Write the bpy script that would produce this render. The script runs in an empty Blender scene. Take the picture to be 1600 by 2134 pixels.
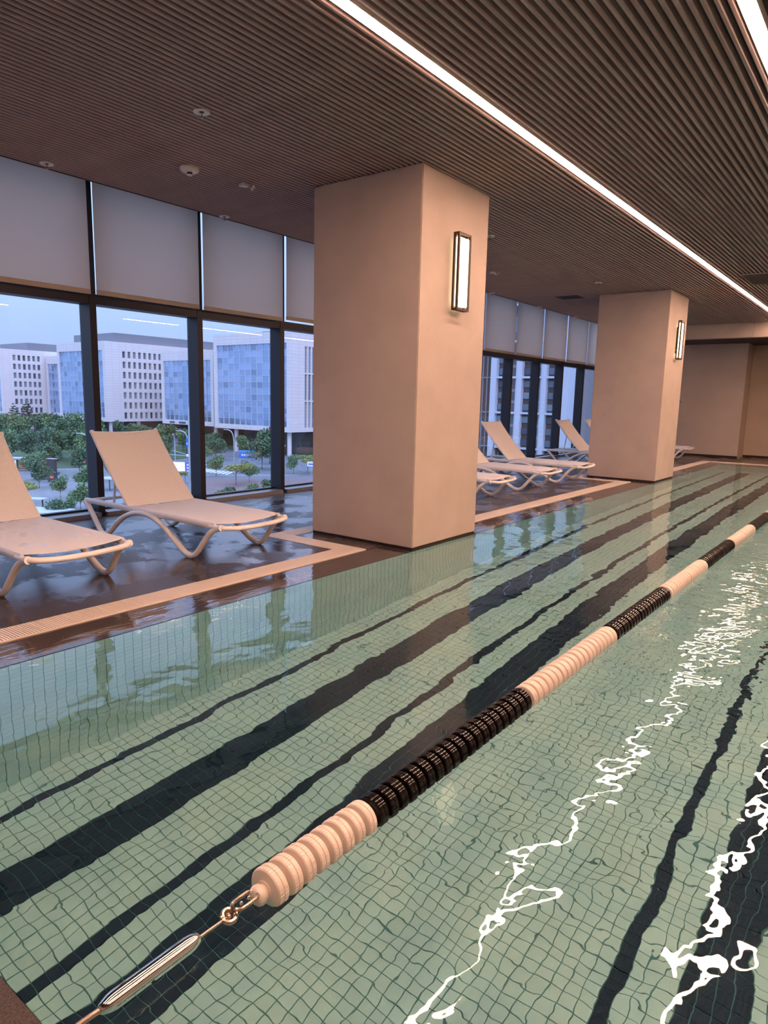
import bpy, math, random
from mathutils import Vector, Matrix
import numpy as np

# ------------------------------------------------------------------ camera, world, lights, exposure
SC = bpy.context.scene
COL = SC.collection
EYE = Vector((0.0, 0.0, 1.25))
yaw, pitch, roll, FPX = -0.64848, -0.16442, 0.02256, 1416.56
cam_d = bpy.data.cameras.new('camera')
cam_d.sensor_fit = 'HORIZONTAL'
cam_d.sensor_width = 36.0
cam_d.lens = FPX / 1600.0 * 36.0
cam_d.clip_end = 3000
cam_d.clip_start = 0.02
cam = bpy.data.objects.new('camera', cam_d)
COL.objects.link(cam)
fw = Vector((math.sin(yaw) * math.cos(pitch), math.cos(yaw) * math.cos(pitch), math.sin(pitch)))
rt = Vector((math.cos(yaw), -math.sin(yaw), 0))
up = rt.cross(fw)
r2 = math.cos(roll) * rt + math.sin(roll) * up
u2 = -math.sin(roll) * rt + math.cos(roll) * up
cam.matrix_world = Matrix(((r2.x, u2.x, -fw.x, EYE.x), (r2.y, u2.y, -fw.y, EYE.y), (r2.z, u2.z, -fw.z, EYE.z), (0, 0, 0, 1)))
SC.camera = cam

SC.view_settings.view_transform = 'Standard'
SC.view_settings.look = 'None'
SC.view_settings.gamma = 1.0
SC.view_settings.use_curve_mapping = False
SC.view_settings.exposure = 0.22
SC.cycles.use_denoising = True
SC.cycles.use_adaptive_sampling = True
SC.cycles.adaptive_threshold = 0.02
SC.cycles.max_bounces = 10
SC.cycles.diffuse_bounces = 4
SC.cycles.glossy_bounces = 5
SC.cycles.transmission_bounces = 8
SC.cycles.transparent_max_bounces = 16
SC.cycles.caustics_refractive = True
SC.cycles.caustics_reflective = True
SC.cycles.blur_glossy = 1.5
SC.cycles.sample_clamp_indirect = 0.0

SKY_STRENGTH = 0.95
LED_STRENGTH = 64.0
SCONCE_STRENGTH = 3.2
LED_COL = (1.0, 0.60, 0.43, 1)

w = bpy.data.worlds.new('dusk_sky')
SC.world = w
w.use_nodes = True
nt = w.node_tree
nt.nodes.clear()
wo = nt.nodes.new('ShaderNodeOutputWorld')
bg = nt.nodes.new('ShaderNodeBackground')
tc = nt.nodes.new('ShaderNodeTexCoord')
sx = nt.nodes.new('ShaderNodeSeparateXYZ')
rp = nt.nodes.new('ShaderNodeValToRGB')
nt.links.new(tc.outputs['Generated'], sx.inputs[0])
nt.links.new(sx.outputs['Z'], rp.inputs[0])
nt.links.new(rp.outputs[0], bg.inputs[0])
nt.links.new(bg.outputs[0], wo.inputs[0])
# even dusk overcast: brightness grows steadily from the horizon to the zenith
rp.color_ramp.elements[0].position = 0.0
rp.color_ramp.elements[0].color = (0.42, 0.55, 0.93, 1)
rp.color_ramp.elements[1].position = 1.0
rp.color_ramp.elements[1].color = (1.50, 2.08, 3.45, 1)
bg.inputs[1].default_value = SKY_STRENGTH

# soft afterglow of the evening sky behind this building, falls on the facades across the street
sun_d = bpy.data.lights.new('afterglow_sun', 'SUN')
sun_d.energy = 1.4
sun_d.angle = math.radians(70)
sun_d.color = (1.0, 0.80, 0.90)
sun = bpy.data.objects.new('afterglow_sun', sun_d)
sun.rotation_euler = Vector((-0.75, 0.45, -0.50)).to_track_quat('-Z', 'Y').to_euler()
COL.objects.link(sun)

# ------------------------------------------------------------------ helpers
R = random.Random(7)


def tag(o, label=None, cat=None, group=None, kind=None):
    if label: o['label'] = label
    if cat: o['category'] = cat
    if group: o['group'] = group
    if kind: o['kind'] = kind
    return o


def empty(name, loc=(0, 0, 0), rz=0, parent=None):
    o = bpy.data.objects.new(name, None)
    o.empty_display_size = 0.1
    COL.objects.link(o)
    o.location = loc
    o.rotation_euler = (0, 0, rz)
    if parent: o.parent = parent
    return o


def link(name, me, parent=None, loc=(0, 0, 0), rot=(0, 0, 0)):
    o = bpy.data.objects.new(name, me)
    COL.objects.link(o)
    o.parent = parent
    o.location = loc
    o.rotation_euler = rot
    return o


class MB:
    def __init__(s):
        s.v = []; s.f = []

    def box(s, x0, x1, y0, y1, z0, z1):
        n = len(s.v)
        s.v += [(x0, y0, z0), (x1, y0, z0), (x1, y1, z0), (x0, y1, z0), (x0, y0, z1), (x1, y0, z1), (x1, y1, z1), (x0, y1, z1)]
        s.f += [tuple(n + i for i in q) for q in ((3, 2, 1, 0), (4, 5, 6, 7), (0, 1, 5, 4), (1, 2, 6, 5), (2, 3, 7, 6), (3, 0, 4, 7))]
        return s

    def quad(s, a, b, c, d):
        n = len(s.v); s.v += [a, b, c, d]; s.f.append((n, n + 1, n + 2, n + 3)); return s

    def prism(s, pts, z0, z1):
        n = len(s.v); k = len(pts)
        s.v += [(x, y, z0) for x, y in pts] + [(x, y, z1) for x, y in pts]
        s.f.append(tuple(n + i for i in reversed(range(k))))
        s.f.append(tuple(n + k + i for i in range(k)))
        for i in range(k):
            j = (i + 1) % k
            s.f.append((n + i, n + j, n + k + j, n + k + i))
        return s

    def lathe(s, prof, seg=24, axis='z', c=(0, 0, 0), a0=0):
        """prof: list of (radius, height)"""
        n = len(s.v); k = len(prof)
        for i in range(seg):
            a = a0 + 2 * math.pi * i / seg
            for r, h in prof:
                p = (r * math.cos(a), r * math.sin(a), h)
                if axis == 'y': p = (p[0], h, p[1])
                elif axis == 'x': p = (h, p[0], p[1])
                s.v.append((p[0] + c[0], p[1] + c[1], p[2] + c[2]))
        for i in range(seg):
            j = (i + 1) % seg
            for m in range(k - 1):
                s.f.append((n + i * k + m, n + j * k + m, n + j * k + m + 1, n + i * k + m + 1))
        if prof[0][0] > 1e-6: s.f.append(tuple(n + i * k for i in reversed(range(seg))))
        if prof[-1][0] > 1e-6: s.f.append(tuple(n + i * k + k - 1 for i in range(seg)))
        return s

    def tube(s, path, rad, seg=10, ry=None, closed=False, upv=(0, 0, 1)):
        """sweep an ellipse (rad along the side vector, ry along the up vector) along a path"""
        P = [Vector(p) for p in path]; k = len(P); n = len(s.v)
        for i in range(k):
            if closed: t = P[(i + 1) % k] - P[i - 1]
            else: t = P[min(i + 1, k - 1)] - P[max(i - 1, 0)]
            t.normalize()
            u = Vector(upv)
            sd = t.cross(u)
            if sd.length < 1e-3: sd = t.cross(Vector((0, 1, 0)))
            sd.normalize()
            u = sd.cross(t)
            r = rad[i] if isinstance(rad, (list, tuple)) else rad
            rr = r if ry is None else ry
            for j in range(seg):
                a = 2 * math.pi * j / seg
                q = P[i] + sd * (r * math.cos(a)) + u * (rr * math.sin(a))
                s.v.append(tuple(q))
        m = k if closed else k - 1
        for i in range(m):
            i2 = (i + 1) % k
            for j in range(seg):
                j2 = (j + 1) % seg
                s.f.append((n + i * seg + j, n + i * seg + j2, n + i2 * seg + j2, n + i2 * seg + j))
        if not closed:
            s.f.append(tuple(n + j for j in reversed(range(seg))))
            s.f.append(tuple(n + (k - 1) * seg + j for j in range(seg)))
        return s

    def mesh(s, name, mat, smooth=False, bevel=0):
        me = bpy.data.meshes.new(name)
        me.from_pydata(s.v, [], s.f)
        import bmesh
        bm = bmesh.new(); bm.from_mesh(me)
        if bevel:
            bmesh.ops.bevel(bm, geom=bm.edges[:] + bm.verts[:], offset=bevel, segments=2, affect='EDGES', clamp_overlap=True)
        bmesh.ops.recalc_face_normals(bm, faces=bm.faces)
        bm.to_mesh(me); bm.free()
        if mat: me.materials.append(mat)
        if smooth:
            me.polygons.foreach_set('use_smooth', [True] * len(me.polygons))
            try: me.set_sharp_from_angle(angle=math.radians(40))
            except Exception: pass
        me.update()
        return me

    def build(s, name, mat, parent=None, smooth=False, bevel=0, loc=(0, 0, 0), rot=(0, 0, 0)):
        return link(name, s.mesh(name, mat, smooth, bevel), parent, loc, rot)


def spline(pts, n=8):
    """Catmull-Rom through pts"""
    P = [Vector(p) for p in pts]; out = []
    for i in range(len(P) - 1):
        p0 = P[max(i - 1, 0)]; p1 = P[i]; p2 = P[i + 1]; p3 = P[min(i + 2, len(P) - 1)]
        for k in range(n):
            t = k / n
            out.append(0.5 * ((2 * p1) + (p2 - p0) * t + (2 * p0 - 5 * p1 + 4 * p2 - p3) * t * t + (3 * p1 - p0 - 3 * p2 + p3) * t ** 3))
    out.append(P[-1])
    return [tuple(p) for p in out]


def copy_tree(o, parent=None):
    c = o.copy(); COL.objects.link(c); c.parent = parent
    for ch in o.children: copy_tree(ch, c)
    return c


# ------------------------------------------------------------------ materials
def mat(name, col=(0.5, 0.5, 0.5), rough=0.6, metal=0.0, spec=0.5, noise=0.0, nscale=8.0, bump=0.0, bscale=60.0, emit=None, estr=0.0, coat=0.0, ndet=6):
    m = bpy.data.materials.new(name); m.use_nodes = True
    t = m.node_tree; b = t.nodes['Principled BSDF']
    b.inputs['Base Color'].default_value = (*col, 1)
    b.inputs['Roughness'].default_value = rough
    b.inputs['Metallic'].default_value = metal
    b.inputs['Specular IOR Level'].default_value = spec
    if coat: b.inputs['Coat Weight'].default_value = coat; b.inputs['Coat Roughness'].default_value = 0.08
    if emit:
        b.inputs['Emission Color'].default_value = (*emit, 1); b.inputs['Emission Strength'].default_value = estr
    co = t.nodes.new('ShaderNodeTexCoord')
    if noise:
        nz = t.nodes.new('ShaderNodeTexNoise'); nz.inputs['Scale'].default_value = nscale; nz.inputs['Detail'].default_value = ndet
        t.links.new(co.outputs['Object'], nz.inputs['Vector'])
        r = t.nodes.new('ShaderNodeValToRGB')
        r.color_ramp.elements[0].position = 0.3; r.color_ramp.elements[1].position = 0.7
        r.color_ramp.elements[0].color = (*[max(0, c * (1 - noise)) for c in col], 1)
        r.color_ramp.elements[1].color = (*[min(1, c * (1 + noise)) for c in col], 1)
        t.links.new(nz.outputs['Fac'], r.inputs[0]); t.links.new(r.outputs[0], b.inputs['Base Color'])
    if bump:
        nb = t.nodes.new('ShaderNodeTexNoise'); nb.inputs['Scale'].default_value = bscale; nb.inputs['Detail'].default_value = 8
        t.links.new(co.outputs['Object'], nb.inputs['Vector'])
        bn = t.nodes.new('ShaderNodeBump'); bn.inputs['Strength'].default_value = bump; bn.inputs['Distance'].default_value = 0.01
        t.links.new(nb.outputs['Fac'], bn.inputs['Height']); t.links.new(bn.outputs[0], b.inputs['Normal'])
    return m


M = {}
M['plaster'] = mat('beige_plaster', (0.49, 0.40, 0.345), 0.75, noise=0.07, nscale=3.0, bump=0.12, bscale=25)
M['wallplaster'] = mat('dim_plaster', (0.50, 0.41, 0.335), 0.8, noise=0.06, nscale=2.0, bump=0.1, bscale=25)
M['slat'] = mat('brown_slat', (0.37, 0.275, 0.262), 0.6, noise=0.06, nscale=5)
M['ceilback'] = mat('slat_backing', (0.055, 0.036, 0.032), 0.8, noise=0.05)
M['frame'] = mat('dark_window_frame', (0.018, 0.016, 0.021), 0.45, metal=0.2, noise=0.05)
M['sill'] = mat('grey_sill_metal', (0.28, 0.27, 0.28), 0.4, metal=0.5, noise=0.05)
M['grate'] = mat('cream_plastic_grate', (0.78, 0.68, 0.58), 0.45, noise=0.04, nscale=20)
M['white_plastic'] = mat('white_plastic', (0.86, 0.83, 0.81), 0.35, noise=0.02, nscale=10)
M['sling'] = mat('white_mesh_fabric', (0.88, 0.84, 0.82), 0.7, noise=0.03, nscale=60, bump=0.25, bscale=700)
M['float_white'] = mat('cream_float_plastic', (0.68, 0.58, 0.51), 0.28, noise=0.03, nscale=15)
M['float_black'] = mat('black_float_plastic', (0.006, 0.005, 0.005), 0.12, spec=0.35, noise=0.05, nscale=15)
M['steel'] = mat('polished_steel', (0.72, 0.70, 0.68), 0.03, metal=1.0, noise=0.04, nscale=30)
M['copper'] = mat('dulled_steel', (0.50, 0.38, 0.30), 0.22, metal=1.0, noise=0.1, nscale=40)
M['bronze'] = mat('dark_bronze', (0.055, 0.032, 0.026), 0.4, metal=0.6, noise=0.06)
M['white_paint'] = mat('white_device', (0.74, 0.70, 0.66), 0.45, noise=0.03)
M['black'] = mat('black_hole', (0.012, 0.010, 0.010), 0.6, noise=0.05)
M['sticker'] = mat('foot_rubber', (0.55, 0.50, 0.45), 0.6, noise=0.05)


def emission(name, col, s):
    m = bpy.data.materials.new(name); m.use_nodes = True
    t = m.node_tree; t.nodes.clear()
    o = t.nodes.new('ShaderNodeOutputMaterial'); e = t.nodes.new('ShaderNodeEmission')
    e.inputs[0].default_value = col; e.inputs[1].default_value = s
    t.links.new(e.outputs[0], o.inputs[0]); return m


M['led'] = emission('led_diffuser', LED_COL, LED_STRENGTH)
M['sconce_glow'] = emission('sconce_glow', (1.0, 0.80, 0.50, 1), SCONCE_STRENGTH)


def glass_pane(name, tint=(0.93, 0.96, 0.97), ior=1.5):
    m = bpy.data.materials.new(name); m.use_nodes = True
    t = m.node_tree; t.nodes.clear()
    o = t.nodes.new('ShaderNodeOutputMaterial'); mx = t.nodes.new('ShaderNodeMixShader')
    tr = t.nodes.new('ShaderNodeBsdfTransparent'); gl = t.nodes.new('ShaderNodeBsdfGlossy'); fr = t.nodes.new('ShaderNodeFresnel')
    ge = t.nodes.new('ShaderNodeNewGeometry'); mi = t.nodes.new('ShaderNodeMapRange')   # both faces reflect like air to glass
    mi.inputs['To Min'].default_value = ior; mi.inputs['To Max'].default_value = 1.0 / ior
    t.links.new(ge.outputs['Backfacing'], mi.inputs[0]); t.links.new(mi.outputs[0], fr.inputs['IOR'])
    tr.inputs[0].default_value = (*tint, 1); gl.inputs['Roughness'].default_value = 0.0
    gl.inputs[0].default_value = (0.95, 0.97, 1, 1)
    t.links.new(fr.outputs[0], mx.inputs[0]); t.links.new(tr.outputs[0], mx.inputs[1]); t.links.new(gl.outputs[0], mx.inputs[2])
    t.links.new(mx.outputs[0], o.inputs[0]); return m


M['glass'] = glass_pane('window_glass')


def shade_mat():
    m = bpy.data.materials.new('shade_fabric'); m.use_nodes = True
    t = m.node_tree; t.nodes.clear()
    o = t.nodes.new('ShaderNodeOutputMaterial'); mx = t.nodes.new('ShaderNodeMixShader')
    d = t.nodes.new('ShaderNodeBsdfDiffuse'); tl = t.nodes.new('ShaderNodeBsdfTranslucent')
    co = t.nodes.new('ShaderNodeTexCoord'); nz = t.nodes.new('ShaderNodeTexNoise')
    nz.inputs['Scale'].default_value = 220; nz.inputs['Detail'].default_value = 3
    r = t.nodes.new('ShaderNodeValToRGB')
    r.color_ramp.elements[0].color = (0.62, 0.54, 0.48, 1); r.color_ramp.elements[1].color = (0.74, 0.65, 0.58, 1)
    t.links.new(co.outputs['Object'], nz.inputs['Vector']); t.links.new(nz.outputs['Fac'], r.inputs[0])
    t.links.new(r.outputs[0], d.inputs[0]); tl.inputs[0].default_value = (0.88, 0.78, 0.70, 1)
    mx.inputs[0].default_value = 0.58
    t.links.new(d.outputs[0], mx.inputs[1]); t.links.new(tl.outputs[0], mx.inputs[2])
    op = t.nodes.new('ShaderNodeMixShader'); tp = t.nodes.new('ShaderNodeBsdfTransparent'); op.inputs[0].default_value = 0.06   # open weave
    t.links.new(mx.outputs[0], op.inputs[1]); t.links.new(tp.outputs[0], op.inputs[2]); t.links.new(op.outputs[0], o.inputs[0])
    return m


M['shade'] = shade_mat()
M['hem'] = mat('shade_hem_fabric', (0.50, 0.42, 0.34), 0.8, noise=0.05, nscale=90)


def deck_mat(name, wet, ripple):
    """dark speckled stone; wet patches are smoother"""
    m = bpy.data.materials.new(name); m.use_nodes = True
    t = m.node_tree; b = t.nodes['Principled BSDF']; L = t.links
    co = t.nodes.new('ShaderNodeTexCoord')
    sp = t.nodes.new('ShaderNodeTexNoise'); sp.inputs['Scale'].default_value = 180; sp.inputs['Detail'].default_value = 5
    L.new(co.outputs['Object'], sp.inputs['Vector'])
    cr = t.nodes.new('ShaderNodeValToRGB')
    cr.color_ramp.elements[0].position = 0.35; cr.color_ramp.elements[1].position = 0.72
    cr.color_ramp.elements[0].color = (0.032, 0.024, 0.022, 1); cr.color_ramp.elements[1].color = (0.105, 0.080, 0.072, 1)
    L.new(sp.outputs['Fac'], cr.inputs[0]); L.new(cr.outputs[0], b.inputs['Base Color'])
    pz = t.nodes.new('ShaderNodeTexNoise'); pz.inputs['Scale'].default_value = 2.0; pz.inputs['Detail'].default_value = 11
    pz.inputs['Roughness'].default_value = 0.62
    L.new(co.outputs['Object'], pz.inputs['Vector'])
    rr = t.nodes.new('ShaderNodeValToRGB')
    rr.color_ramp.elements[0].position = 0.47; rr.color_ramp.elements[1].position = 0.54
    if wet:
        rr.color_ramp.elements[0].color = (0.10, 0.10, 0.10, 1); rr.color_ramp.elements[1].color = (0.03, 0.03, 0.03, 1)
    else:
        rr.color_ramp.elements[0].color = (0.40, 0.40, 0.40, 1); rr.color_ramp.elements[1].color = (0.05, 0.05, 0.05, 1)
    L.new(pz.outputs['Fac'], rr.inputs[0]); L.new(rr.outputs[0], b.inputs['Roughness'])
    b.inputs['Specular IOR Level'].default_value = 0.5
    bb = t.nodes.new('ShaderNodeBump'); bb.inputs['Distance'].default_value = 0.004
    if ripple:
        mp = t.nodes.new('ShaderNodeMapping'); mp.inputs['Scale'].default_value = (9, 2.2, 5)
        L.new(co.outputs['Object'], mp.inputs['Vector'])
        wv = t.nodes.new('ShaderNodeTexNoise'); wv.inputs['Scale'].default_value = 1.6; wv.inputs['Detail'].default_value = 3
        L.new(mp.outputs[0], wv.inputs['Vector']); L.new(wv.outputs['Fac'], bb.inputs['Height']); bb.inputs['Strength'].default_value = 0.5
    else:
        L.new(sp.outputs['Fac'], bb.inputs['Height']); bb.inputs['Strength'].default_value = 0.12
    L.new(bb.outputs[0], b.inputs['Normal'])
    return m


M['deck'] = deck_mat('wet_dark_stone', False, False)
M['rim'] = deck_mat('flooded_dark_stone', True, True)


def water_mat():
    m = bpy.data.materials.new('pool_water'); m.use_nodes = True
    t = m.node_tree; t.nodes.clear(); L = t.links
    o = t.nodes.new('ShaderNodeOutputMaterial'); g = t.nodes.new('ShaderNodeBsdfGlass')
    g.inputs['IOR'].default_value = 1.333; g.inputs['Roughness'].default_value = 0.0
    g.inputs['Color'].default_value = (0.93, 0.99, 0.98, 1)
    co = t.nodes.new('ShaderNodeTexCoord')

    def noise(scale, det, mapscale=(1, 1, 1), dist=0.0):
        mp = t.nodes.new('ShaderNodeMapping'); mp.inputs['Scale'].default_value = mapscale
        L.new(co.outputs['Object'], mp.inputs['Vector'])
        n = t.nodes.new('ShaderNodeTexNoise'); n.inputs['Scale'].default_value = scale; n.inputs['Detail'].default_value = det
        n.inputs['Roughness'].default_value = 0.45; n.inputs['Distortion'].default_value = dist
        L.new(mp.outputs[0], n.inputs['Vector']); return n.outputs['Fac']

    def math_(op, a, b):
        n = t.nodes.new('ShaderNodeMath'); n.operation = op
        for i, q in enumerate((a, b)):
            if isinstance(q, (int, float)): n.inputs[i].default_value = q
            else: L.new(q, n.inputs[i])
        return n.outputs[0]
    big = noise(2.2, 1.0, (1.0, 0.9, 1), 0.3)
    mid = noise(5.0, 1.0, (1.0, 0.85, 1), 0.4)
    fin = noise(16.0, 1.0, (1, 1, 1), 0.3)
    # the lane beyond the rope is choppier, most of all where the swimmer's wash lies
    sp = t.nodes.new('ShaderNodeSeparateXYZ'); L.new(co.outputs['Object'], sp.inputs[0])
    mr = t.nodes.new('ShaderNodeMapRange'); mr.interpolation_type = 'SMOOTHSTEP'
    mr.inputs['From Min'].default_value = -1.6; mr.inputs['From Max'].default_value = -0.6
    mr.inputs['To Min'].default_value = 0.0; mr.inputs['To Max'].default_value = 1.0
    L.new(sp.outputs['X'], mr.inputs[0])
    my = t.nodes.new('ShaderNodeMapRange'); my.interpolation_type = 'SMOOTHSTEP'
    my.inputs['From Min'].default_value = 2.6; my.inputs['From Max'].default_value = 4.5
    my.inputs['To Min'].default_value = 0.0; my.inputs['To Max'].default_value = 1.0
    L.new(sp.outputs['Y'], my.inputs[0])
    chop = math_('MULTIPLY', mr.outputs[0], my.outputs[0])
    h = math_('MULTIPLY', big, 0.009)
    h = math_('ADD', h, math_('MULTIPLY', mid, math_('ADD', math_('ADD', 0.0034, math_('MULTIPLY', mr.outputs[0], 0.0042)), math_('MULTIPLY', chop, 0.003))))
    h = math_('ADD', h, math_('MULTIPLY', fin, math_('ADD', math_('ADD', 0.0005, math_('MULTIPLY', mr.outputs[0], 0.0003)), math_('MULTIPLY', chop, 0.0038))))
    b = t.nodes.new('ShaderNodeBump'); b.inputs['Strength'].default_value = 1.0; b.inputs['Distance'].default_value = 1.0
    L.new(h, b.inputs['Height']); L.new(b.outputs[0], g.inputs['Normal'])
    L.new(g.outputs[0], o.inputs[0])
    return m


M['water'] = water_mat()


def tile_mat(name, c1, c2, rough):
    m = bpy.data.materials.new(name); m.use_nodes = True
    t = m.node_tree; b = t.nodes['Principled BSDF']; L = t.links
    co = t.nodes.new('ShaderNodeNewGeometry')
    n = t.nodes.new('ShaderNodeTexNoise'); n.inputs['Scale'].default_value = 3.1; n.inputs['Detail'].default_value = 4
    L.new(co.outputs['Position'], n.inputs['Vector'])
    r = t.nodes.new('ShaderNodeValToRGB'); r.color_ramp.elements[0].position = 0.35; r.color_ramp.elements[1].position = 0.65
    r.color_ramp.elements[0].color = (*c1, 1); r.color_ramp.elements[1].color = (*c2, 1)  # soft tone patches paint in the uneven light falling through the waves
    L.new(n.outputs['Fac'], r.inputs[0]); L.new(r.outputs[0], b.inputs['Base Color'])
    b.inputs['Roughness'].default_value = rough
    b.inputs['Specular IOR Level'].default_value = 0.15      # tile glaze under water hardly mirrors
    return m


M['tile'] = tile_mat('mint_tile', (0.35, 0.58, 0.60), (0.42, 0.635, 0.62), 0.5)
M['tile_dark'] = tile_mat('navy_tile', (0.010, 0.026, 0.050), (0.015, 0.034, 0.062), 0.6)
M['grout'] = tile_mat('tile_grout', (0.065, 0.20, 0.215), (0.09, 0.24, 0.25), 0.9)

# ------------------------------------------------------------------ room dimensions
XP = -3.1725                    # pool wall on the window side
XPR, YP0, YP1 = 2.93, 0.535, 16.45
DEPTH = 1.24
ZC = 3.046
XW = -6.46                      # inner face of the window frames
XR = 4.6                        # wall on the far side of the pool
YB, YF = -3.2, 18.7             # wall behind the camera, end wall

# --- deck (with the pool cut out), one slab per side
fl = empty('floor', (0, 0, 0)); tag(fl, kind='structure')
GX0, GX1 = -3.69, -3.49         # gutter along the window side of the pool
MB().box(XW - 0.25, GX0, YB, YF + 1, -0.25, 0.0).build('deck_slab', M['deck'], fl)
MB().box(GX1, XP, YB, 17.0, -1.3, -0.004).build('wet_rim', M['rim'], fl)
MB().box(GX0, GX1, YB, YF, -0.30, -0.028).build('gutter_channel', M['black'], fl)
for ya, yb in ((4.372, 5.828), (11.302, 12.798), (17.152, YF + 1)):
    MB().box(GX0, GX1, ya, yb, -0.25, 0.0).build('deck_slab', M['deck'], fl)
MB().box(XP, XR, YB, YP0, -1.3, 0.0).build('deck_slab', M['deck'], fl)
MB().box(XPR, XR, YP0, YF, -1.3, 0.0).build('deck_slab', M['deck'], fl)
MB().box(XP, XPR, YP1, 16.95, -1.3, -0.004).build('wet_rim', M['rim'], fl)
MB().box(GX1, XPR, 16.95, 17.16, -0.3, -0.028).build('gutter_channel', M['black'], fl)
MB().box(GX1, XPR, 17.16, YF + 1, -0.25, 0.0).build('deck_slab', M['deck'], fl)

# --- walls
def wall(name, parts, m=None):
    b = MB()
    for q in parts: b.box(*q)
    return tag(b.build(name, m or M['wallplaster']), kind='structure')


wall('wall_far', [(XW - 0.3, -3.245, YF, YF + 1.2, -0.02, 3.3), (-3.245, XR, 19.42, 19.9, -0.02, 3.3)])
wall('wall_right', [(XR, XR + 0.25, YB, 19.9, -0.02, 3.3)])
wall('wall_back', [(XW - 0.3, XR, YB - 0.25, YB, -0.02, 3.3)])
tag(MB().box(XW - 0.3, -3.245, YF - 0.012, YF, 0.0, 0.05).box(-3.245, XR, 19.408, 19.42, 0.0, 0.05).build('baseboard_far', M['bronze']), kind='structure')
# bulkhead before the end wall
bk = tag(MB().box(-5.82, -2.86, 16.8, 17.0, 2.75, 3.12).build('trim_1', M['wallplaster']), kind='structure')
tag(MB().box(-2.855, XR, 16.8, 17.0, 2.75, 3.12).build('trim_2', M['wallplaster']), kind='structure')

# --- ceiling: backing panel, slats one by one, shade pocket
ce = empty('ceiling', (0, 0, ZC)); tag(ce, kind='structure')
MB().box(-5.82, XR, YB, 16.8, 0.045, 0.12).build('backing_panel', M['ceilback'], ce)
MB().box(-5.835, -5.82, YB, 16.8, -0.002, 0.40).build('edge_trim', M['ceilback'], ce)
MB().box(XW - 0.3, -5.82, YB, YF, 0.36, 0.42).build('pocket_top', M['ceilback'], ce)
MB().box(-5.82, XR, 17.0, 19.9, -0.27, -0.2).build('lower_ceiling', M['ceilback'], ce)
YL = -1.2                       # unseen start of the strips, set behind the camera to light the columns' near faces
LEDX = [-2.285, -0.79, 0.705, 2.2]
slat = MB()
hw = 0.0125
slat.v = []
y0s, y1s = YB + 0.002, 16.798
prof = [(-hw, 0.045), (-hw, 0.006), (-hw + 0.005, 0.0), (hw - 0.005, 0.0), (hw, 0.006), (hw, 0.045)]
n = len(prof)
slat.v = [(x, y0s, z) for x, z in prof] + [(x, y1s, z) for x, z in prof]
slat.f = [tuple(range(n)), tuple(n + i for i in reversed(range(n)))] + [(i, (i + 1) % n, n + (i + 1) % n, n + i) for i in range(n)]
slat_me = slat.mesh('slat', M['slat'])
xs = -5.80
while xs < XR - 0.02:
    if all(abs(xs - lx) > 0.052 for lx in LEDX):
        link('slat', slat_me, ce, (xs, 0, 0))
    xs += 0.0505

# --- LED strips
for i, lx in enumerate(LEDX):
    t = empty('linear_light', (lx, 0, ZC))
    lab = ['long warm white light strip set into the slatted ceiling beside the columns',
           'long warm white light strip in the ceiling above the lane rope',
           'long warm white light strip over the middle of the pool',
           'long warm white light strip over the side of the pool away from the windows'][i]
    tag(t, lab, 'light', 'linear ceiling lights')
    MB().box(-0.036, -0.032, YL, 16.79, -0.003, 0.045).box(0.032, 0.036, YL, 16.79, -0.003, 0.045).build('housing', M['white_paint'], t)
    b = MB()
    yy = YL
    while yy < 16.7:
        y2 = min(yy + 0.5, 16.79)
        b.box(-0.031, 0.031, yy, y2, -0.006, 0.02)
        yy = y2
    b.build('diffuser', M['led'], t)

# ------------------------------------------------------------------ window wall
PITCH = 1.28
MY = [3.735 + PITCH * k for k in range(-4, 12)]     # mullion centres
for k in range(len(MY) - 1):
    y0, y1 = MY[k], MY[k + 1]
    wn = tag(empty('window_%d' % (k + 1), (XW, y0, 0)), kind='structure')
    MB().box(-0.19, 0.0, -0.035, 0.035, -0.02, 3.42).build('mullion', M['frame'], wn)
    MB().box(-0.17, -0.005, 0.035, PITCH - 0.035, 2.105, 2.20).build('transom', M['frame'], wn)
    MB().box(-0.17, -0.02, 0.035, PITCH - 0.035, 3.30, 3.42).build('head_rail', M['frame'], wn)
    MB().box(-0.18, 0.05, 0.035, PITCH - 0.035, 0.0, 0.045).build('window_sill', M['sill'], wn)
    MB().box(-0.19, -0.13, 0.035, PITCH - 0.035, 0.045, 0.065).build('bottom_rail', M['frame'], wn)
    MB().box(-0.180, -0.172, 0.036, PITCH - 0.036, 0.066, 2.104).build('glass_pane', M['glass'], wn)
    MB().box(-0.180, -0.172, 0.036, PITCH - 0.036, 2.201, 3.299).build('glass_pane', M['glass'], wn)
wl = MB()
wl.box(XW - 0.19, XW, YB - 0.25, MY[0] - 0.035, -0.02, 3.45).box(XW - 0.19, XW, MY[-1] - 0.035, YF, -0.02, 3.45)
tag(wl.build('wall_left', M['frame']), kind='structure')

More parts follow.
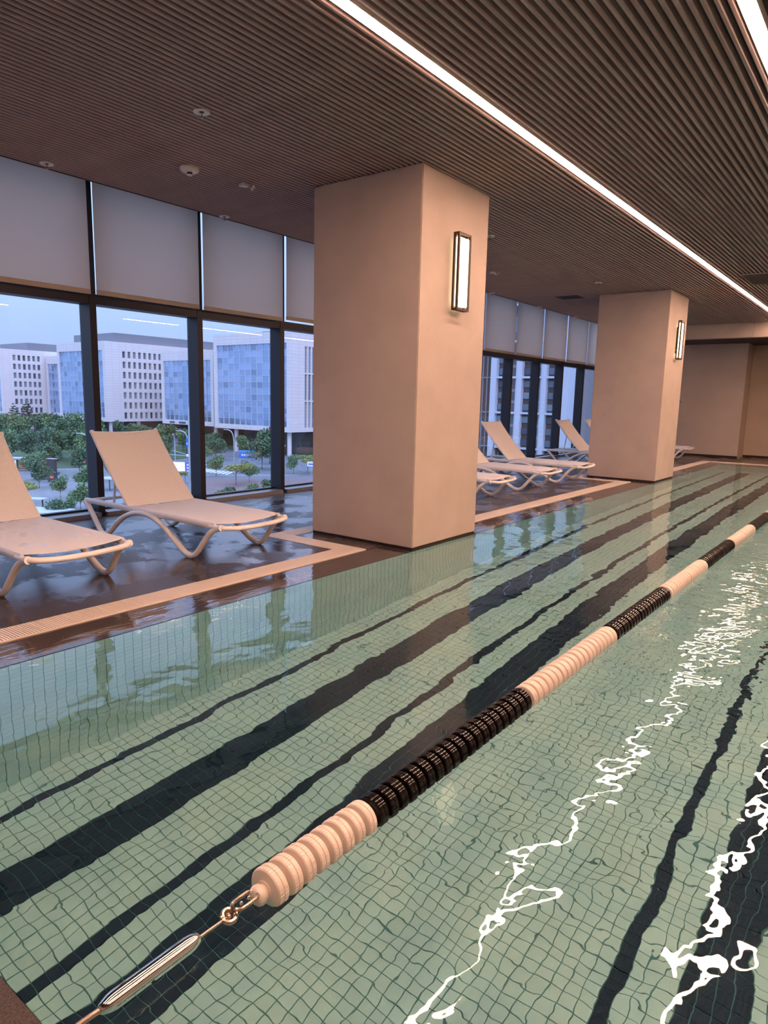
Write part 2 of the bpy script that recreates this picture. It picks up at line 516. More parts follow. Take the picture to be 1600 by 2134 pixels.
# roller shades, one per window bay, hanging from the pocket above the ceiling
for k in range(len(MY) - 1):
    y0, y1 = MY[k] + 0.012, MY[k + 1] - 0.050
    zb = 2.19 + R.uniform(-0.006, 0.006)
    if k == 6: zb = 2.215
    t = empty('roller_shade', (XW + 0.06, (y0 + y1) / 2, zb))
    hw_ = (y1 - y0) / 2
    SL = {3: 'beige fabric roller shade over the window before the first dark mullion beside the smoke detector',
          4: 'beige fabric roller shade over the window behind the lounger at the gutter corner',
          5: 'beige fabric roller shade over the window with the wide blue glazed office block',
          6: 'beige fabric roller shade hung slightly higher, partly hidden by a column'}
    tag(t, SL.get(k) or ('beige fabric roller shade among those seen between the two columns' if k > 8 else 'beige fabric roller shade drawn down to the transom of a tall window'), 'blind', 'roller shades along the window wall')
    g = MB()
    g.box(-0.0006, 0.0006, -hw_, hw_, 0.04, 1.19)
    g.build('shade_fabric', M['shade'], t)
    MB().box(-0.008, 0.008, -hw_, hw_, 0.0, 0.046).build('hem_bar', M['hem'], t, bevel=0.003)
    MB().lathe([(0.03, -hw_), (0.03, hw_)], 12, 'y', (0, 0, 1.18)).build('roller_tube', M['white_paint'], t)

# ------------------------------------------------------------------ columns and wall lamps
XC0 = -4.315
COLS = [(4.5855, 5.633), (11.505, 12.589)]
CL = ['square beige plaster column by the wide bend of the gutter, the one farther from the end wall',
      'square beige plaster column standing closer to the end wall of the pool hall']
for i, (ya, yb) in enumerate(COLS):
    t = tag(empty('column', ((XC0 + XP) / 2, (ya + yb) / 2, 0)), CL[i], 'column', 'plaster columns along the pool')
    hx, hy = (XP - XC0) / 2, (yb - ya) / 2
    MB().box(-hx, hx, -hy, hy, 0.02, ZC - 0.001).build('column_shaft', M['plaster'], t, bevel=0.006)
    MB().box(-hx + 0.006, hx - 0.004, -hy + 0.006, hy - 0.006, -0.02, 0.022).build('column_foot', M['bronze'], t)
    yc = (ya + yb) / 2
    s = tag(empty('wall_lamp', (XP, yc, 2.31)),
            ['upright box wall lamp with dark frame on the column farther from the end wall',
             'upright box wall lamp with dark frame on the column closer to the end wall'][i], 'lamp', 'wall lamps on the columns')
    MB().box(0.0, 0.030, -0.035, 0.035, -0.21, 0.21).build('mounting_plate', M['bronze'], s, bevel=0.003)
    for zz in (0.16, -0.16):
        MB().lathe([(0.006, 0.0), (0.006, 0.006)], 8, 'y', (0.015, -0.041, zz)).build('screw', M['steel'], s)
    f = MB()
    b0, b1, w_, h_, q = 0.030, 0.086, 0.098, 0.31, 0.017
    for sy in (-1, 1):
        for xx in (b0, b1 - q):
            f.box(xx, xx + q, sy * w_ - (q if sy > 0 else 0), sy * w_ + (q if sy < 0 else 0), -h_, h_)
    for z in (-h_, h_ - q):
        f.box(b0, b0 + q, -w_ + q, w_ - q, z, z + q); f.box(b1 - q, b1, -w_ + q, w_ - q, z, z + q)
        f.box(b0 + q, b1 - q, -w_, -w_ + q, z, z + q); f.box(b0 + q, b1 - q, w_ - q, w_, z, z + q)
    f.build('lamp_frame', M['bronze'], s)
    MB().box(b0 + 0.010, b1 - 0.012, -w_ + 0.020, w_ - 0.008, -h_ + 0.035, h_ - 0.035).build('lamp_diffuser', M['sconce_glow'], s, bevel=0.004)

# ------------------------------------------------------------------ overflow gutter grate
gr = tag(empty('gutter_grate', (GX0, YB, 0)), 'cream slotted plastic overflow grate bending around the columns along the pool edge', 'grate')
BP, BW, GW = 0.0158, 0.0098, 0.20
# runs: (axis, fixed0, fixed1, start, end)
runs = [('y', GX0, GX1, YB + 0.05, 4.37), ('x', 4.17, 4.37, -4.545, GX0), ('y', -4.545, -4.345, 4.37, 5.83), ('x', 5.83, 6.03, -4.545, GX1),
        ('y', GX0, GX1, 6.03, 11.30), ('x', 11.10, 11.30, -4.545, GX0), ('y', -4.545, -4.345, 11.30, 12.80), ('x', 12.80, 13.0, -4.545, GX1),
        ('y', GX0, GX1, 13.0, 16.95), ('x', 16.95, 17.15, GX0, XPR)]
bar_y = MB().box(-GW / 2 + 0.006, GW / 2 - 0.006, -BW / 2, BW / 2, -0.020, 0.004).mesh('bar', M['grate'])
bar_x = MB().box(-BW / 2, BW / 2, -GW / 2 + 0.006, GW / 2 - 0.006, -0.020, 0.004).mesh('bar', M['grate'])
rest = MB(); rails = MB(); nbar = 0
for ri, (ax, f0, f1, s0, s1) in enumerate(runs):
    k = int((s1 - s0) / BP); mid = (f0 + f1) / 2
    for sgn in (f0, f1 - 0.006):
        if ax == 'y': rails.box(sgn, sgn + 0.006, s0, s1, -0.024, 0.003)
        else: rails.box(s0, s1, sgn, sgn + 0.006, -0.024, 0.003)
    if ri in (1, 2, 3, 5, 6, 7):
        q = (f0, f1, s0, s1) if ax == 'y' else (s0, s1, f0, f1)
        MB().box(q[0] - GX0, q[1] - GX0, q[2] - YB, q[3] - YB, -0.02, 0.0008).build('gap_shade_strip', M['black'], gr)  # black strip over the deck, stands in for the shade under the bars
    for i in range(k):
        c = s0 + (i + 0.5) * (s1 - s0) / k
        if (ri == 0 and c > 1.15) or ri == 1:
            if nbar < 300:
                nbar += 1
                if ax == 'y': link('bar', bar_y, gr, (mid - GX0, c - YB, 0))
                else: link('bar', bar_x, gr, (c - GX0, mid - YB, 0))
                continue
        if ax == 'y': rest.box(f0 + 0.006, f1 - 0.006, c - BW / 2, c + BW / 2, -0.020, 0.004)
        else: rest.box(c - BW / 2, c + BW / 2, f0 + 0.006, f1 - 0.006, -0.020, 0.004)
tag(rest.build('bar_rows', M['grate'], gr, loc=(-GX0, -YB, 0)), kind='stuff')
rails.build('side_rail', M['grate'], gr, loc=(-GX0, -YB, 0))

# ------------------------------------------------------------------ pool basin with tiles
po = tag(empty('swimming_pool', (XP, YP0, -DEPTH)), 'rectangular lap pool lined with small mint tiles and navy lane lines', 'pool')
TP, TS, TH = 0.0533, 0.0492, 0.004
MB().box(XP, XPR, YP0, YP1, -DEPTH - 0.06, -DEPTH - TH).build('pool_floor', M['grout'], po, loc=(-XP, -YP0, DEPTH))
MB().box(XP - 0.002, XP + 0.0005, YP0, YP1, -DEPTH, -0.006).build('pool_wall', M['grout'], po, loc=(-XP, -YP0, DEPTH))
MB().box(XPR - 0.004, XPR, YP0, YP1, -DEPTH, -0.006).box(XP, XPR, YP0, YP0 + 0.004, -DEPTH, -0.006).build('pool_wall', M['tile'], po, loc=(-XP, -YP0, DEPTH))
MB().box(XP, XPR, YP1 - 0.0005, YP1, -DEPTH, -0.006).build('pool_wall', M['grout'], po, loc=(-XP, -YP0, DEPTH))
DARK = {3, 19, 48, *range(9, 13), *range(23, 27), *range(52, 56), *range(66, 70), 76, *range(90, 94), 104}
NX = int((XPR - XP) / TP); NY = int((YP1 - YP0) / TP)
tile_l = MB().box(-TS / 2, TS / 2, -TS / 2, TS / 2, -TH, 0).mesh('tile', M['tile'])
tile_d = MB().box(-TS / 2, TS / 2, -TS / 2, TS / 2, -TH, 0).mesh('tile', M['tile_dark'])
# rank the floor tiles by how large they show (refracted line of sight treated as a raised floor)
cand = []
for i in range(NX):
    for j in range(60):
        x = XP + (i + 0.5) * TP; y = YP0 + (j + 0.5) * TP
        v = Vector((x, y, -DEPTH * 0.70)) - EYE
        zc = v.dot(fw)
        if zc < 0.3: continue
        px = 800 + FPX * v.dot(r2) / zc; py = 1067 - FPX * v.dot(u2) / zc
        if 0 < px < 1600 and 0 < py < 2134: cand.append((v.length, i, j))
cand.sort()
near = {(i, j) for _, i, j in cand[:300]}
rl, rd = MB(), MB()
def top5(b, x0, x1, y0, y1, z0, z1):
    n = len(b.v)
    b.v += [(x0, y0, z0), (x1, y0, z0), (x1, y1, z0), (x0, y1, z0), (x0, y0, z1), (x1, y0, z1), (x1, y1, z1), (x0, y1, z1)]
    b.f += [tuple(n + i for i in q) for q in ((4, 5, 6, 7), (0, 1, 5, 4), (1, 2, 6, 5), (2, 3, 7, 6), (3, 0, 4, 7))]
for i in range(NX):
    for j in range(NY):
        cx, cy = (i + 0.5) * TP, (j + 0.5) * TP
        dk = i in DARK and 4 < j < NY - 8
        if (i, j) in near:
            link('tile', tile_d if dk else tile_l, po, (cx, cy, 0)); continue
        top5(rd if dk else rl, cx - TS / 2, cx + TS / 2, cy - TS / 2, cy + TS / 2, -TH, 0)
def fastmesh(b, name, m):
    me = bpy.data.meshes.new(name); me.from_pydata(b.v, [], b.f); me.materials.append(m); me.update(); return me
tag(link('tile_field', fastmesh(rl, 'tile_field', M['tile']), po), kind='stuff')
tag(link('lane_line_tiles', fastmesh(rd, 'lane_line_tiles', M['tile_dark']), po), kind='stuff')
wt = MB()
for j in range(NY):
    for k in range(23):
        y = (j + 0.5) * TP; z = (k + 0.5) * TP
        n = len(wt.v); a, c = TS / 2, 0.0035
        wt.v += [(c, y - a, z - a), (c, y + a, z - a), (c, y + a, z + a), (c, y - a, z + a), (0, y - a, z - a), (0, y + a, z - a), (0, y + a, z + a), (0, y - a, z + a)]
        wt.f += [(n, n + 1, n + 2, n + 3), (n, n + 4, n + 5, n + 1), (n + 1, n + 5, n + 6, n + 2), (n + 2, n + 6, n + 7, n + 3), (n + 3, n + 7, n + 4, n)]
tag(link('wall_tiles', fastmesh(wt, 'wall_tiles', M['tile']), po), kind='stuff')
wt2 = MB()
for i in range(NX):
    for k in range(23):
        x = (i + 0.5) * TP; z = (k + 0.5) * TP; a = TS / 2; Y_ = YP1 - YP0 - 0.004
        wt2.quad((x - a, Y_, z - a), (x + a, Y_, z - a), (x + a, Y_, z + a), (x - a, Y_, z + a))
tag(link('wall_tiles', fastmesh(wt2, 'wall_tiles', M['tile']), po), kind='stuff')

wq = MB().quad((XP, YP0, -0.006), (XPR, YP0, -0.006), (XPR, YP1, -0.006), (XP, YP1, -0.006))
tag(link('pool_water', fastmesh(wq, 'pool_water', M['water'])), 'clear rippling pool water reflecting the windows and light strips', 'water', kind='stuff')

# ------------------------------------------------------------------ lane rope
XL, ZL = -1.157, 0.012
ro = tag(empty('lane_rope', (XL, 0.60, 0)), 'floating lane rope of black and cream ribbed discs tied to the pool edge', 'lane rope')


def float_mesh(m):
    b = MB(); Rr = 0.054
    # two ribbed drums with a narrow waist between units
    p = [(0.026, 0.0), (0.026, 0.0035), (0.044, 0.0045), (Rr - 0.003, 0.005), (Rr, 0.008), (Rr, 0.0215), (Rr - 0.0022, 0.0222), (Rr - 0.0022, 0.0232), (Rr, 0.0240), (Rr, 0.0370), (Rr - 0.003, 0.0400), (0.044, 0.0405), (0.026, 0.0415), (0.026, 0.0517)]
    b.lathe(p, 36, 'y')
    # raised ribs around the drums
    for k in range(36):
        a = 2 * math.pi * (k + 0.5) / 36
        ca, sa = math.cos(a), math.sin(a)
        for h0, h1 in ((0.0090, 0.0208), (0.0248, 0.0362)):
            n = len(b.v); wv = 0.0009
            for rr, yy in ((Rr - 0.001, h0), (Rr - 0.001, h1), (Rr + 0.0009, h1), (Rr + 0.0009, h0)):
                for sg in (-1, 1):
                    b.v.append((rr * ca - sg * wv * sa, yy, rr * sa + sg * wv * ca))
            b.f += [(n + 4, n + 5, n + 7, n + 6), (n + 2, n + 3, n + 5, n + 4), (n, n + 1, n + 7, n + 6), (n, n + 2, n + 4, n + 6), (n + 1, n + 7, n + 5, n + 3)]
    return b.mesh('float_disc', m, smooth=True)


fm_w, fm_b = float_mesh(M['float_white']), float_mesh(M['float_black'])
UP = 0.0517
y = 1.058
for k in range(8):
    link('float_disc', fm_w, ro, (R.uniform(-.001, .001), y - 0.60, ZL + R.uniform(-.001, .001)), (0, R.uniform(0, 6.28), 0)); y += UP
y += 0.006
seg = 0
while y < 16.1:
    for k in range(10):
        if y > 16.2: break
        col = fm_b if (seg // 2) % 2 == 0 else fm_w
        dy = seg
        link('float_disc', col, ro, (R.uniform(-.0015, .0015), y - 0.60, ZL - 0.002 + R.uniform(-.0015, .0015)), (0, R.uniform(0, 6.28), 0)); y += UP
    y += 0.009; seg += 1
MB().tube([(0, 0.42, ZL), (0, 15.84, ZL)], 0.006, 8).build('cable', M['copper'], ro)
MB().lathe([(0.0, 0.424), (0.016, 0.425), (0.024, 0.430), (0.027, 0.439), (0.025, 0.449), (0.020, 0.454), (0.020, 0.462)], 20, 'y', (0, 0, ZL)).build('end_stop', M['float_white'], ro, smooth=True)
# oval chain link with two bolts, small ring, threaded rod, barrel tensioner, hook at the edge


def oval(cx, cy, cz, a, b_, n=28, tilt=0.5):
    out = []
    for i in range(n):
        t = 2 * math.pi * i / n
        u = b_ * math.cos(t); v = (a - b_) * (1 if math.sin(t) > 0 else -1) * (abs(math.sin(t)) > 1e-6) + b_ * math.sin(t)
        out.append((cx + u * math.cos(tilt), cy + v, cz + u * math.sin(tilt)))
    return out


lk = MB().tube(oval(0, 0.396, 0.026, 0.036, 0.019, 28, 0.1), 0.0050, 8, closed=True).build('chain_link', M['copper'], ro, smooth=True)
MB().lathe([(0, -0.004), (0.004, -0.003), (0.005, 0.0), (0.003, 0.004), (0, 0.005)], 10, 'z', (0, 0.384, 0.026)).build('bolt', M['steel'], lk, smooth=True)
MB().lathe([(0, -0.004), (0.004, -0.003), (0.005, 0.0), (0.003, 0.004), (0, 0.005)], 10, 'z', (0, 0.408, 0.026)).build('bolt', M['steel'], lk, smooth=True)
rg = MB().tube(oval(0, 0.346, 0.016, 0.0165, 0.016, 20, -0.4), 0.0065, 8, closed=True).build('ring', M['copper'], ro, smooth=True)
MB().lathe([(0, -0.006), (0.006, -0.005), (0.008, 0.0), (0.006, 0.005), (0, 0.006)], 12, 'z', (0, 0.344, 0.016)).build('bolt', M['copper'], rg, smooth=True)
MB().tube([(0, 0.345, 0.015), (0, 0.25, 0.017)], 0.0038, 8).build('threaded_rod', M['copper'], ro, smooth=True)
tb = MB()
tb.lathe([(0.006, 0.012), (0.011, 0.016), (0.017, 0.034), (0.019, 0.045), (0.019, 0.225), (0.017, 0.240), (0.011, 0.256), (0.005, 0.260)], 40, 'y', (0, 0, 0.019))
tbo = tb.build('barrel_tensioner', M['steel'], ro, smooth=True)
MB().lathe([(0.0, 0), (0.0042, 0.0005), (0.0042, 0.002), (0, 0.002)], 10, 'x', (0.0175, 0.125, 0.012)).build('sight_hole', M['black'], tbo)
MB().tube(spline([(0, 0.014, 0.019), (0, -0.01, 0.021), (0.004, -0.05, 0.024), (0.012, -0.085, 0.016), (0.006, -0.10, 0.004), (0, -0.105, -0.02)], 6), 0.006, 8).build('edge_hook', M['copper'], ro, smooth=True)

# ------------------------------------------------------------------ sun loungers
def make_lounger():
    L0 = empty('sun_lounger')
    wp = M['white_plastic']
    YS = 0.328
    for s in (-1, 1):
        y = s * YS
        # one continuous bent leg per side
        path = [(-0.955, y, 0.283), (-0.935, y, 0.262), (-0.88, y * 1.01, 0.215), (-0.80, y * 1.03, 0.14), (-0.72, y * 1.05, 0.065), (-0.665, y * 1.06, 0.027), (-0.605, y * 1.06, 0.024),
                (-0.545, y * 1.05, 0.055), (-0.46, y * 1.04, 0.125), (-0.34, y * 1.035, 0.205), (-0.19, y * 1.03, 0.258), (-0.04, y * 1.03, 0.272), (0.10, y * 1.03, 0.252),
                (0.24, y * 1.035, 0.195), (0.38, y * 1.045, 0.110), (0.49, y * 1.055, 0.045), (0.555, y * 1.06, 0.023), (0.612, y * 1.06, 0.024), (0.665, y * 1.055, 0.058), (0.73, y * 1.04, 0.135),
                (0.80, y * 1.02, 0.215), (0.87, y, 0.262), (0.935, y, 0.278)]
        path = spline(path, 4)
        nn = len(path)
        rr = [0.0255 - 0.004 * abs(math.sin(3 * math.pi * i / nn)) for i in range(nn)]
        lg = MB().tube(path, rr, 12, upv=(0, 1, 0)).build('leg', wp, L0, smooth=True)
        for fx in (-0.632, 0.585):
            MB().box(fx - 0.022, fx + 0.022, y * 1.06 - 0.016, y * 1.06 + 0.016, 0.0, 0.010).build('foot_pad', M['sticker'], lg, bevel=0.002)
        # side rail
        MB().tube([(-0.955, y, 0.285), (-0.93, y, 0.289), (-0.6, y, 0.289), (0, y, 0.287), (0.86, y, 0.281)], 0.014, 10, ry=0.025).build('side_rail', wp, L0, smooth=True)
    # bowed foot bar with rounded corners
    pts = [(0.80, -YS, 0.276), (0.90, -YS, 0.276), (0.945, -YS + 0.025, 0.275), (0.962, -YS + 0.075, 0.270), (0.948, -0.16, 0.258), (0.940, 0, 0.252), (0.948, 0.16, 0.258), (0.962, YS - 0.075, 0.270), (0.945, YS - 0.025, 0.275), (0.90, YS, 0.276), (0.80, YS, 0.276)]
    MB().tube(spline(pts, 5), 0.021, 10, ry=0.019).build('foot_bar', wp, L0, smooth=True)
    MB().tube([(-0.945, -YS, 0.283), (-0.945, YS, 0.283)], 0.016, 10).build('head_bar', wp, L0, smooth=True)
    MB().tube([(-0.60, -YS, 0.272), (-0.60, YS, 0.272)], 0.014, 8, ry=0.010).build('cross_bar', wp, L0, smooth=True)
    MB().tube([(0.16, -YS, 0.262), (0.16, YS, 0.262)], 0.013, 8).build('cross_bar', wp, L0, smooth=True)

    def sling(fn, nu, nv, thick, name, parent):
        b = MB(); V = []
        for i in range(nu + 1):
            for j in range(nv + 1):
                V.append(Vector(fn(i / nu, j / nv)))
        n0 = len(V)
        # offset copy for the back of the cloth
        b.v = [tuple(v) for v in V] + [tuple(v + Vector(thick)) for v in V]
        for i in range(nu):
            for j in range(nv):
                a = i * (nv + 1) + j; q = (a, a + 1, a + nv + 2, a + nv + 1)
                b.f.append(q); b.f.append(tuple(n0 + k for k in reversed(q)))
        ring = [j for j in range(nv)] + [i * (nv + 1) + nv for i in range(nu)] + [nu * (nv + 1) + nv - j for j in range(nv)] + [(nu - i) * (nv + 1) for i in range(nu)]
        for k in range(len(ring)):
            a, c = ring[k], ring[(k + 1) % len(ring)]
            b.f.append((a, n0 + a, n0 + c, c))
        return b.build(name, M['sling'], parent, smooth=True)
    def seat_fn(u, v):
        x = -0.27 + 1.135 * u; y = (v - 0.5) * 2 * (YS + 0.004)
        return (x, y, 0.312 - 0.006 * u - 0.016 * (1 - (2 * v - 1) ** 2) - 0.010 * max(0, u - 0.9) * 10 * (1 - (2 * v - 1) ** 2))
    sling(seat_fn, 20, 10, (0, 0, -0.004), 'seat_sling', L0)
    # reclined backrest
    br = empty('backrest', (-0.265, 0, 0.305), 0, L0)
    dx, dz = -0.535, 0.600
    def back_pt(u, y, off=0.0):
        bow = 0.018 * math.sin(math.pi * u)
        return (dx * u - off * 0.74 - bow * 0.74, y, dz * u - off * 0.66 - bow * 0.66)
    for s in (-1, 1):
        MB().tube([back_pt(k / 8, s * (YS - 0.004), 0.004) for k in range(9)], 0.016, 8, ry=0.014).build('back_rail', wp, br, smooth=True)
    MB().tube([back_pt(1.0, YS * (k / 6 - 1), 0.004 + 0.02 * math.sin(math.pi * k / 12)) for k in range(13)], 0.014, 8).build('top_bar', wp, br, smooth=True)
    for s in (-1, 1):
        MB().lathe([(0, -0.018), (0.014, -0.015), (0.019, 0), (0.014, 0.015), (0, 0.018)], 10, 'y', back_pt(1.008, s * (YS - 0.004), 0.0)).build('corner_cap', wp, br, smooth=True)
    def back_fn(u, v):
        sag = 0.020 * (1 - (2 * v - 1) ** 2) * (0.4 + 0.6 * math.sin(math.pi * min(1, u)))
        p = back_pt(u, (v - 0.5) * 2 * (YS - 0.002), -0.008 + sag)
        dz2 = -0.022 * (1 - (2 * v - 1) ** 2) * max(0, u - 0.85) / 0.15
        return (p[0], p[1], p[2] + dz2)
    sling(back_fn, 18, 10, (-0.003, 0, -0.0026), 'back_sling', br)
    for s in (-1, 1):
        MB().tube([back_pt(0.56, s * 0.24, 0.012), (-0.375, s * 0.24, -0.022)], 0.011, 8).build('prop_strut', wp, br, smooth=True)
    return L0


LG = [(2.15, 'white sling sun lounger with water drops on its seat, farthest from the columns'),
      (3.55, 'white sling sun lounger beside the gutter corner, next to the lounger with water drops'),
      (7.72, 'white sun lounger between the columns, half hidden by the column farther from the end wall'),
      (9.20, 'white sun lounger in the middle of the three between the two columns'),
      (10.53, 'white sun lounger between the columns, the one closest to the end wall'),
      (13.62, 'white sun lounger whose raised back shows beside the column near the end wall'),
      (15.20, 'white sun lounger almost wholly hidden behind the column near the end wall'),
      (17.0, 'white sun lounger nearest the end wall, its foot end showing past the column')]
proto = make_lounger()
for i, (y, lab) in enumerate(LG):
    o = proto if i == 0 else copy_tree(proto)
    o.location = (-4.905 + (0.02 if i == 1 else 0), y, 0)
    tag(o, lab, 'lounger', 'sun loungers facing the pool')

drop_me = MB().lathe([(1.0, 0.0), (0.8, 0.06), (0.4, 0.10), (0.0, 0.11)], 14).mesh('water_drop', glass_pane('water_film', (0.97, 0.97, 0.97), 1.33), smooth=True)
seat = [c for c in proto.children if c.name.startswith('seat_sling')][0]
for k in range(22):
    u, v = R.uniform(0.15, 0.85), R.uniform(0.12, 0.85)
    o = link('water_drop', drop_me, seat, (-0.27 + 1.135 * u, (v - 0.5) * 0.664, 0.3135 - 0.006 * u - 0.016 * (1 - (2 * v - 1) ** 2)), (0, 0, R.uniform(0, 3)))
    q = R.uniform(0.010, 0.030); o.scale = (q * R.uniform(1, 2.0), q, 0.006)

# ------------------------------------------------------------------ ceiling devices
SPR = [(-3.835, 3.025, 'white ring sprinkler head alone in the slats between smoke detector and light strip'),
       (-5.70, 2.96, 'white ring sprinkler head at the shade edge of the ceiling, before the smoke detector'),
       (-5.757, 4.80, 'white ring sprinkler head at the shade edge of the ceiling, beyond the smoke detector'),
       (-3.884, 6.943, 'white ring sprinkler head peeking out right behind the first column'),
       (-3.92, 10.37, 'white ring sprinkler head just before the column near the end wall'),
       (-5.79, 10.5, 'small sprinkler head over the shades between the columns, farthest from the end wall'),
       (-5.79, 12.39, 'small sprinkler head over the shades beside the square air vent'),
       (-5.79, 14.18, 'small sprinkler head over the shades, closest to the end wall')]
for x, y, lab in SPR:
    t = tag(empty('sprinkler_head', (x, y, ZC)), lab, 'sprinkler', 'ceiling sprinklers')
    MB().lathe([(0.016, 0.0), (0.016, -0.002), (0.040, -0.008), (0.052, -0.006), (0.054, 0.0)], 24).build('escutcheon', M['white_paint'], t, smooth=True)
    MB().lathe([(0.0, -0.0035), (0.017, -0.003), (0.017, 0.0)], 16).build('recess', M['black'], t)
    MB().lathe([(0.0, -0.040), (0.013, -0.039), (0.013, -0.037), (0.005, -0.035), (0.004, -0.012), (0.008, -0.008), (0.008, 0.0)], 12).build('nozzle', M['copper'], t, smooth=True)
t = tag(empty('smoke_detector', (-4.813, 3.666, ZC)), 'round white smoke detector on the brown slatted ceiling', 'smoke detector')
MB().lathe([(0.0, -0.035), (0.055, -0.035), (0.072, -0.024), (0.078, -0.010), (0.078, 0.0)], 28).build('base', M['white_paint'], t, smooth=True)
MB().lathe([(0.0, -0.060), (0.012, -0.060), (0.022, -0.056), (0.024, -0.050)], 20).build('sensor_cap', M['white_paint'], t, smooth=True)
MB().lathe([(0.021, -0.052), (0.021, -0.034)], 20).build('sensor_slot', M['black'], t)
for (x, y, lab) in [(-4.751, 4.205, 'small white twin-spot emergency light on the slats before the first column'), (-4.852, 8.843, 'small white twin-spot emergency light on the slats between the two columns')]:
    t = tag(empty('emergency_light', (x, y, ZC)), lab, 'light', 'ceiling emergency lights')
    MB().prism([(-0.05, -0.04), (0.02, -0.05), (0.02, 0.02), (-0.03, 0.0)], -0.022, 0.0).build('bracket', M['white_paint'], t)
    MB().lathe([(0, -0.03), (0.012, -0.028), (0.014, -0.01), (0.008, 0)], 12, 'z', (0.04, 0.05, 0)).build('spot_head', M['white_paint'], t, smooth=True)
    MB().lathe([(0, -0.03), (0.012, -0.028), (0.014, -0.01), (0.008, 0)], 12, 'z', (-0.02, 0.085, 0)).build('spot_head', M['white_paint'], t, smooth=True)
t = tag(empty('air_vent', (-4.84, 11.52, ZC)), 'square dark air vent in the slatted ceiling beside the column near the end wall', 'vent')
MB().box(-0.24, 0.24, -0.24, -0.21, -0.006, 0.0).box(-0.24, 0.24, 0.21, 0.24, -0.006, 0.0).box(-0.24, -0.21, -0.21, 0.21, -0.006, 0.0).box(0.21, 0.24, -0.21, 0.21, -0.006, 0.0).build('frame', M['slat'], t)
MB().box(-0.21, 0.21, -0.21, 0.21, -0.003, 0.0).build('backing', M['black'], t)
for k in range(6):
    MB().box(-0.2, 0.2, -0.175 + 0.07 * k - 0.012, -0.175 + 0.07 * k + 0.012, -0.006, -0.003).build('blade', M['ceilback'], t)
t = tag(empty('ceiling_hatch', (-1.75, 11.15, ZC)), 'flat dark access panel in the slats beside the long light strip', 'panel')
MB().box(-0.30, 0.30, -0.45, 0.45, -0.008, 0.0).build('panel', M['ceilback'], t, bevel=0.002)
MB().box(-0.31, 0.31, -0.46, -0.45, -0.010, 0.0).box(-0.31, 0.31, 0.45, 0.46, -0.010, 0.0).build('panel_trim', M['slat'], t)

# ------------------------------------------------------------------ outside: the street and the blocks across it
ZG = -18.0
M['office_white'] = mat('pale_cladding', (0.66, 0.63, 0.66), 0.6, noise=0.04, nscale=0.4)


def cladding(name, col, sx_, sz_):
    """pale stone cladding with fine panel joints"""
    m = mat(name, col, 0.6); t = m.node_tree; b = t.nodes['Principled BSDF']; L = t.links
    g = t.nodes.new('ShaderNodeNewGeometry'); s = t.nodes.new('ShaderNodeSeparateXYZ'); L.new(g.outputs['Position'], s.inputs[0])
    ad = t.nodes.new('ShaderNodeMath'); ad.operation = 'ADD'; L.new(s.outputs['X'], ad.inputs[0]); L.new(s.outputs['Y'], ad.inputs[1])
    cb = t.nodes.new('ShaderNodeCombineXYZ'); L.new(ad.outputs[0], cb.inputs[0]); L.new(s.outputs['Z'], cb.inputs[1])
    br = t.nodes.new('ShaderNodeTexBrick'); L.new(cb.outputs[0], br.inputs['Vector'])
    br.offset = 0.0
    br.inputs['Scale'].default_value = 1.0; br.inputs['Brick Width'].default_value = sx_; br.inputs['Row Height'].default_value = sz_
    br.inputs['Mortar Size'].default_value = 0.06
    br.inputs['Color1'].default_value = (*col, 1); br.inputs['Color2'].default_value = (*[c * 0.96 for c in col], 1)
    br.inputs['Mortar'].default_value = (*[c * 0.78 for c in col], 1)
    L.new(br.outputs['Color'], b.inputs['Base Color'])
    return m


M['clad'] = cladding('pale_panel_cladding', (0.70, 0.66, 0.69), 3.2, 1.05)
M['roofbox'] = cladding('grey_louvre_cladding', (0.20, 0.21, 0.25), 30.0, 0.7)
M['core'] = mat('dark_lobby', (0.07, 0.075, 0.09), 0.7, noise=0.1, nscale=0.3)
M['cw'] = [mat('curtain_glass_light', (0.46, 0.60, 0.84), 0.12, metal=0.75, noise=0.05, nscale=0.5),
           mat('curtain_glass_mid', (0.38, 0.51, 0.72), 0.12, metal=0.75, noise=0.05, nscale=0.5),
           mat('curtain_glass_dark', (0.28, 0.38, 0.53), 0.15, metal=0.7, noise=0.05, nscale=0.5)]
M['win'] = [mat('office_window_a', (0.15, 0.19, 0.24), 0.2, noise=0.1, nscale=0.7), mat('office_window_b', (0.23, 0.29, 0.34), 0.2, noise=0.1, nscale=0.7),
            mat('office_window_c', (0.09, 0.10, 0.13), 0.2, noise=0.1, nscale=0.7)]
M['mullion_pale'] = mat('pale_mullion', (0.46, 0.55, 0.68), 0.4, metal=0.3, noise=0.03)
M['logo'] = mat('dark_sign_letters', (0.10, 0.10, 0.16), 0.5, noise=0.05)


def unit_box(name, m):
    return MB().box(0, 1, 0, 1, 0, 1).mesh(name, m)


WIN_ME = [unit_box('window', m) for m in M['win']]
CW_ME = [unit_box('pane', m) for m in M['cw']]


def scaled(name, me, parent, loc, sc):
    o = link(name, me, parent, loc); o.scale = sc; return o


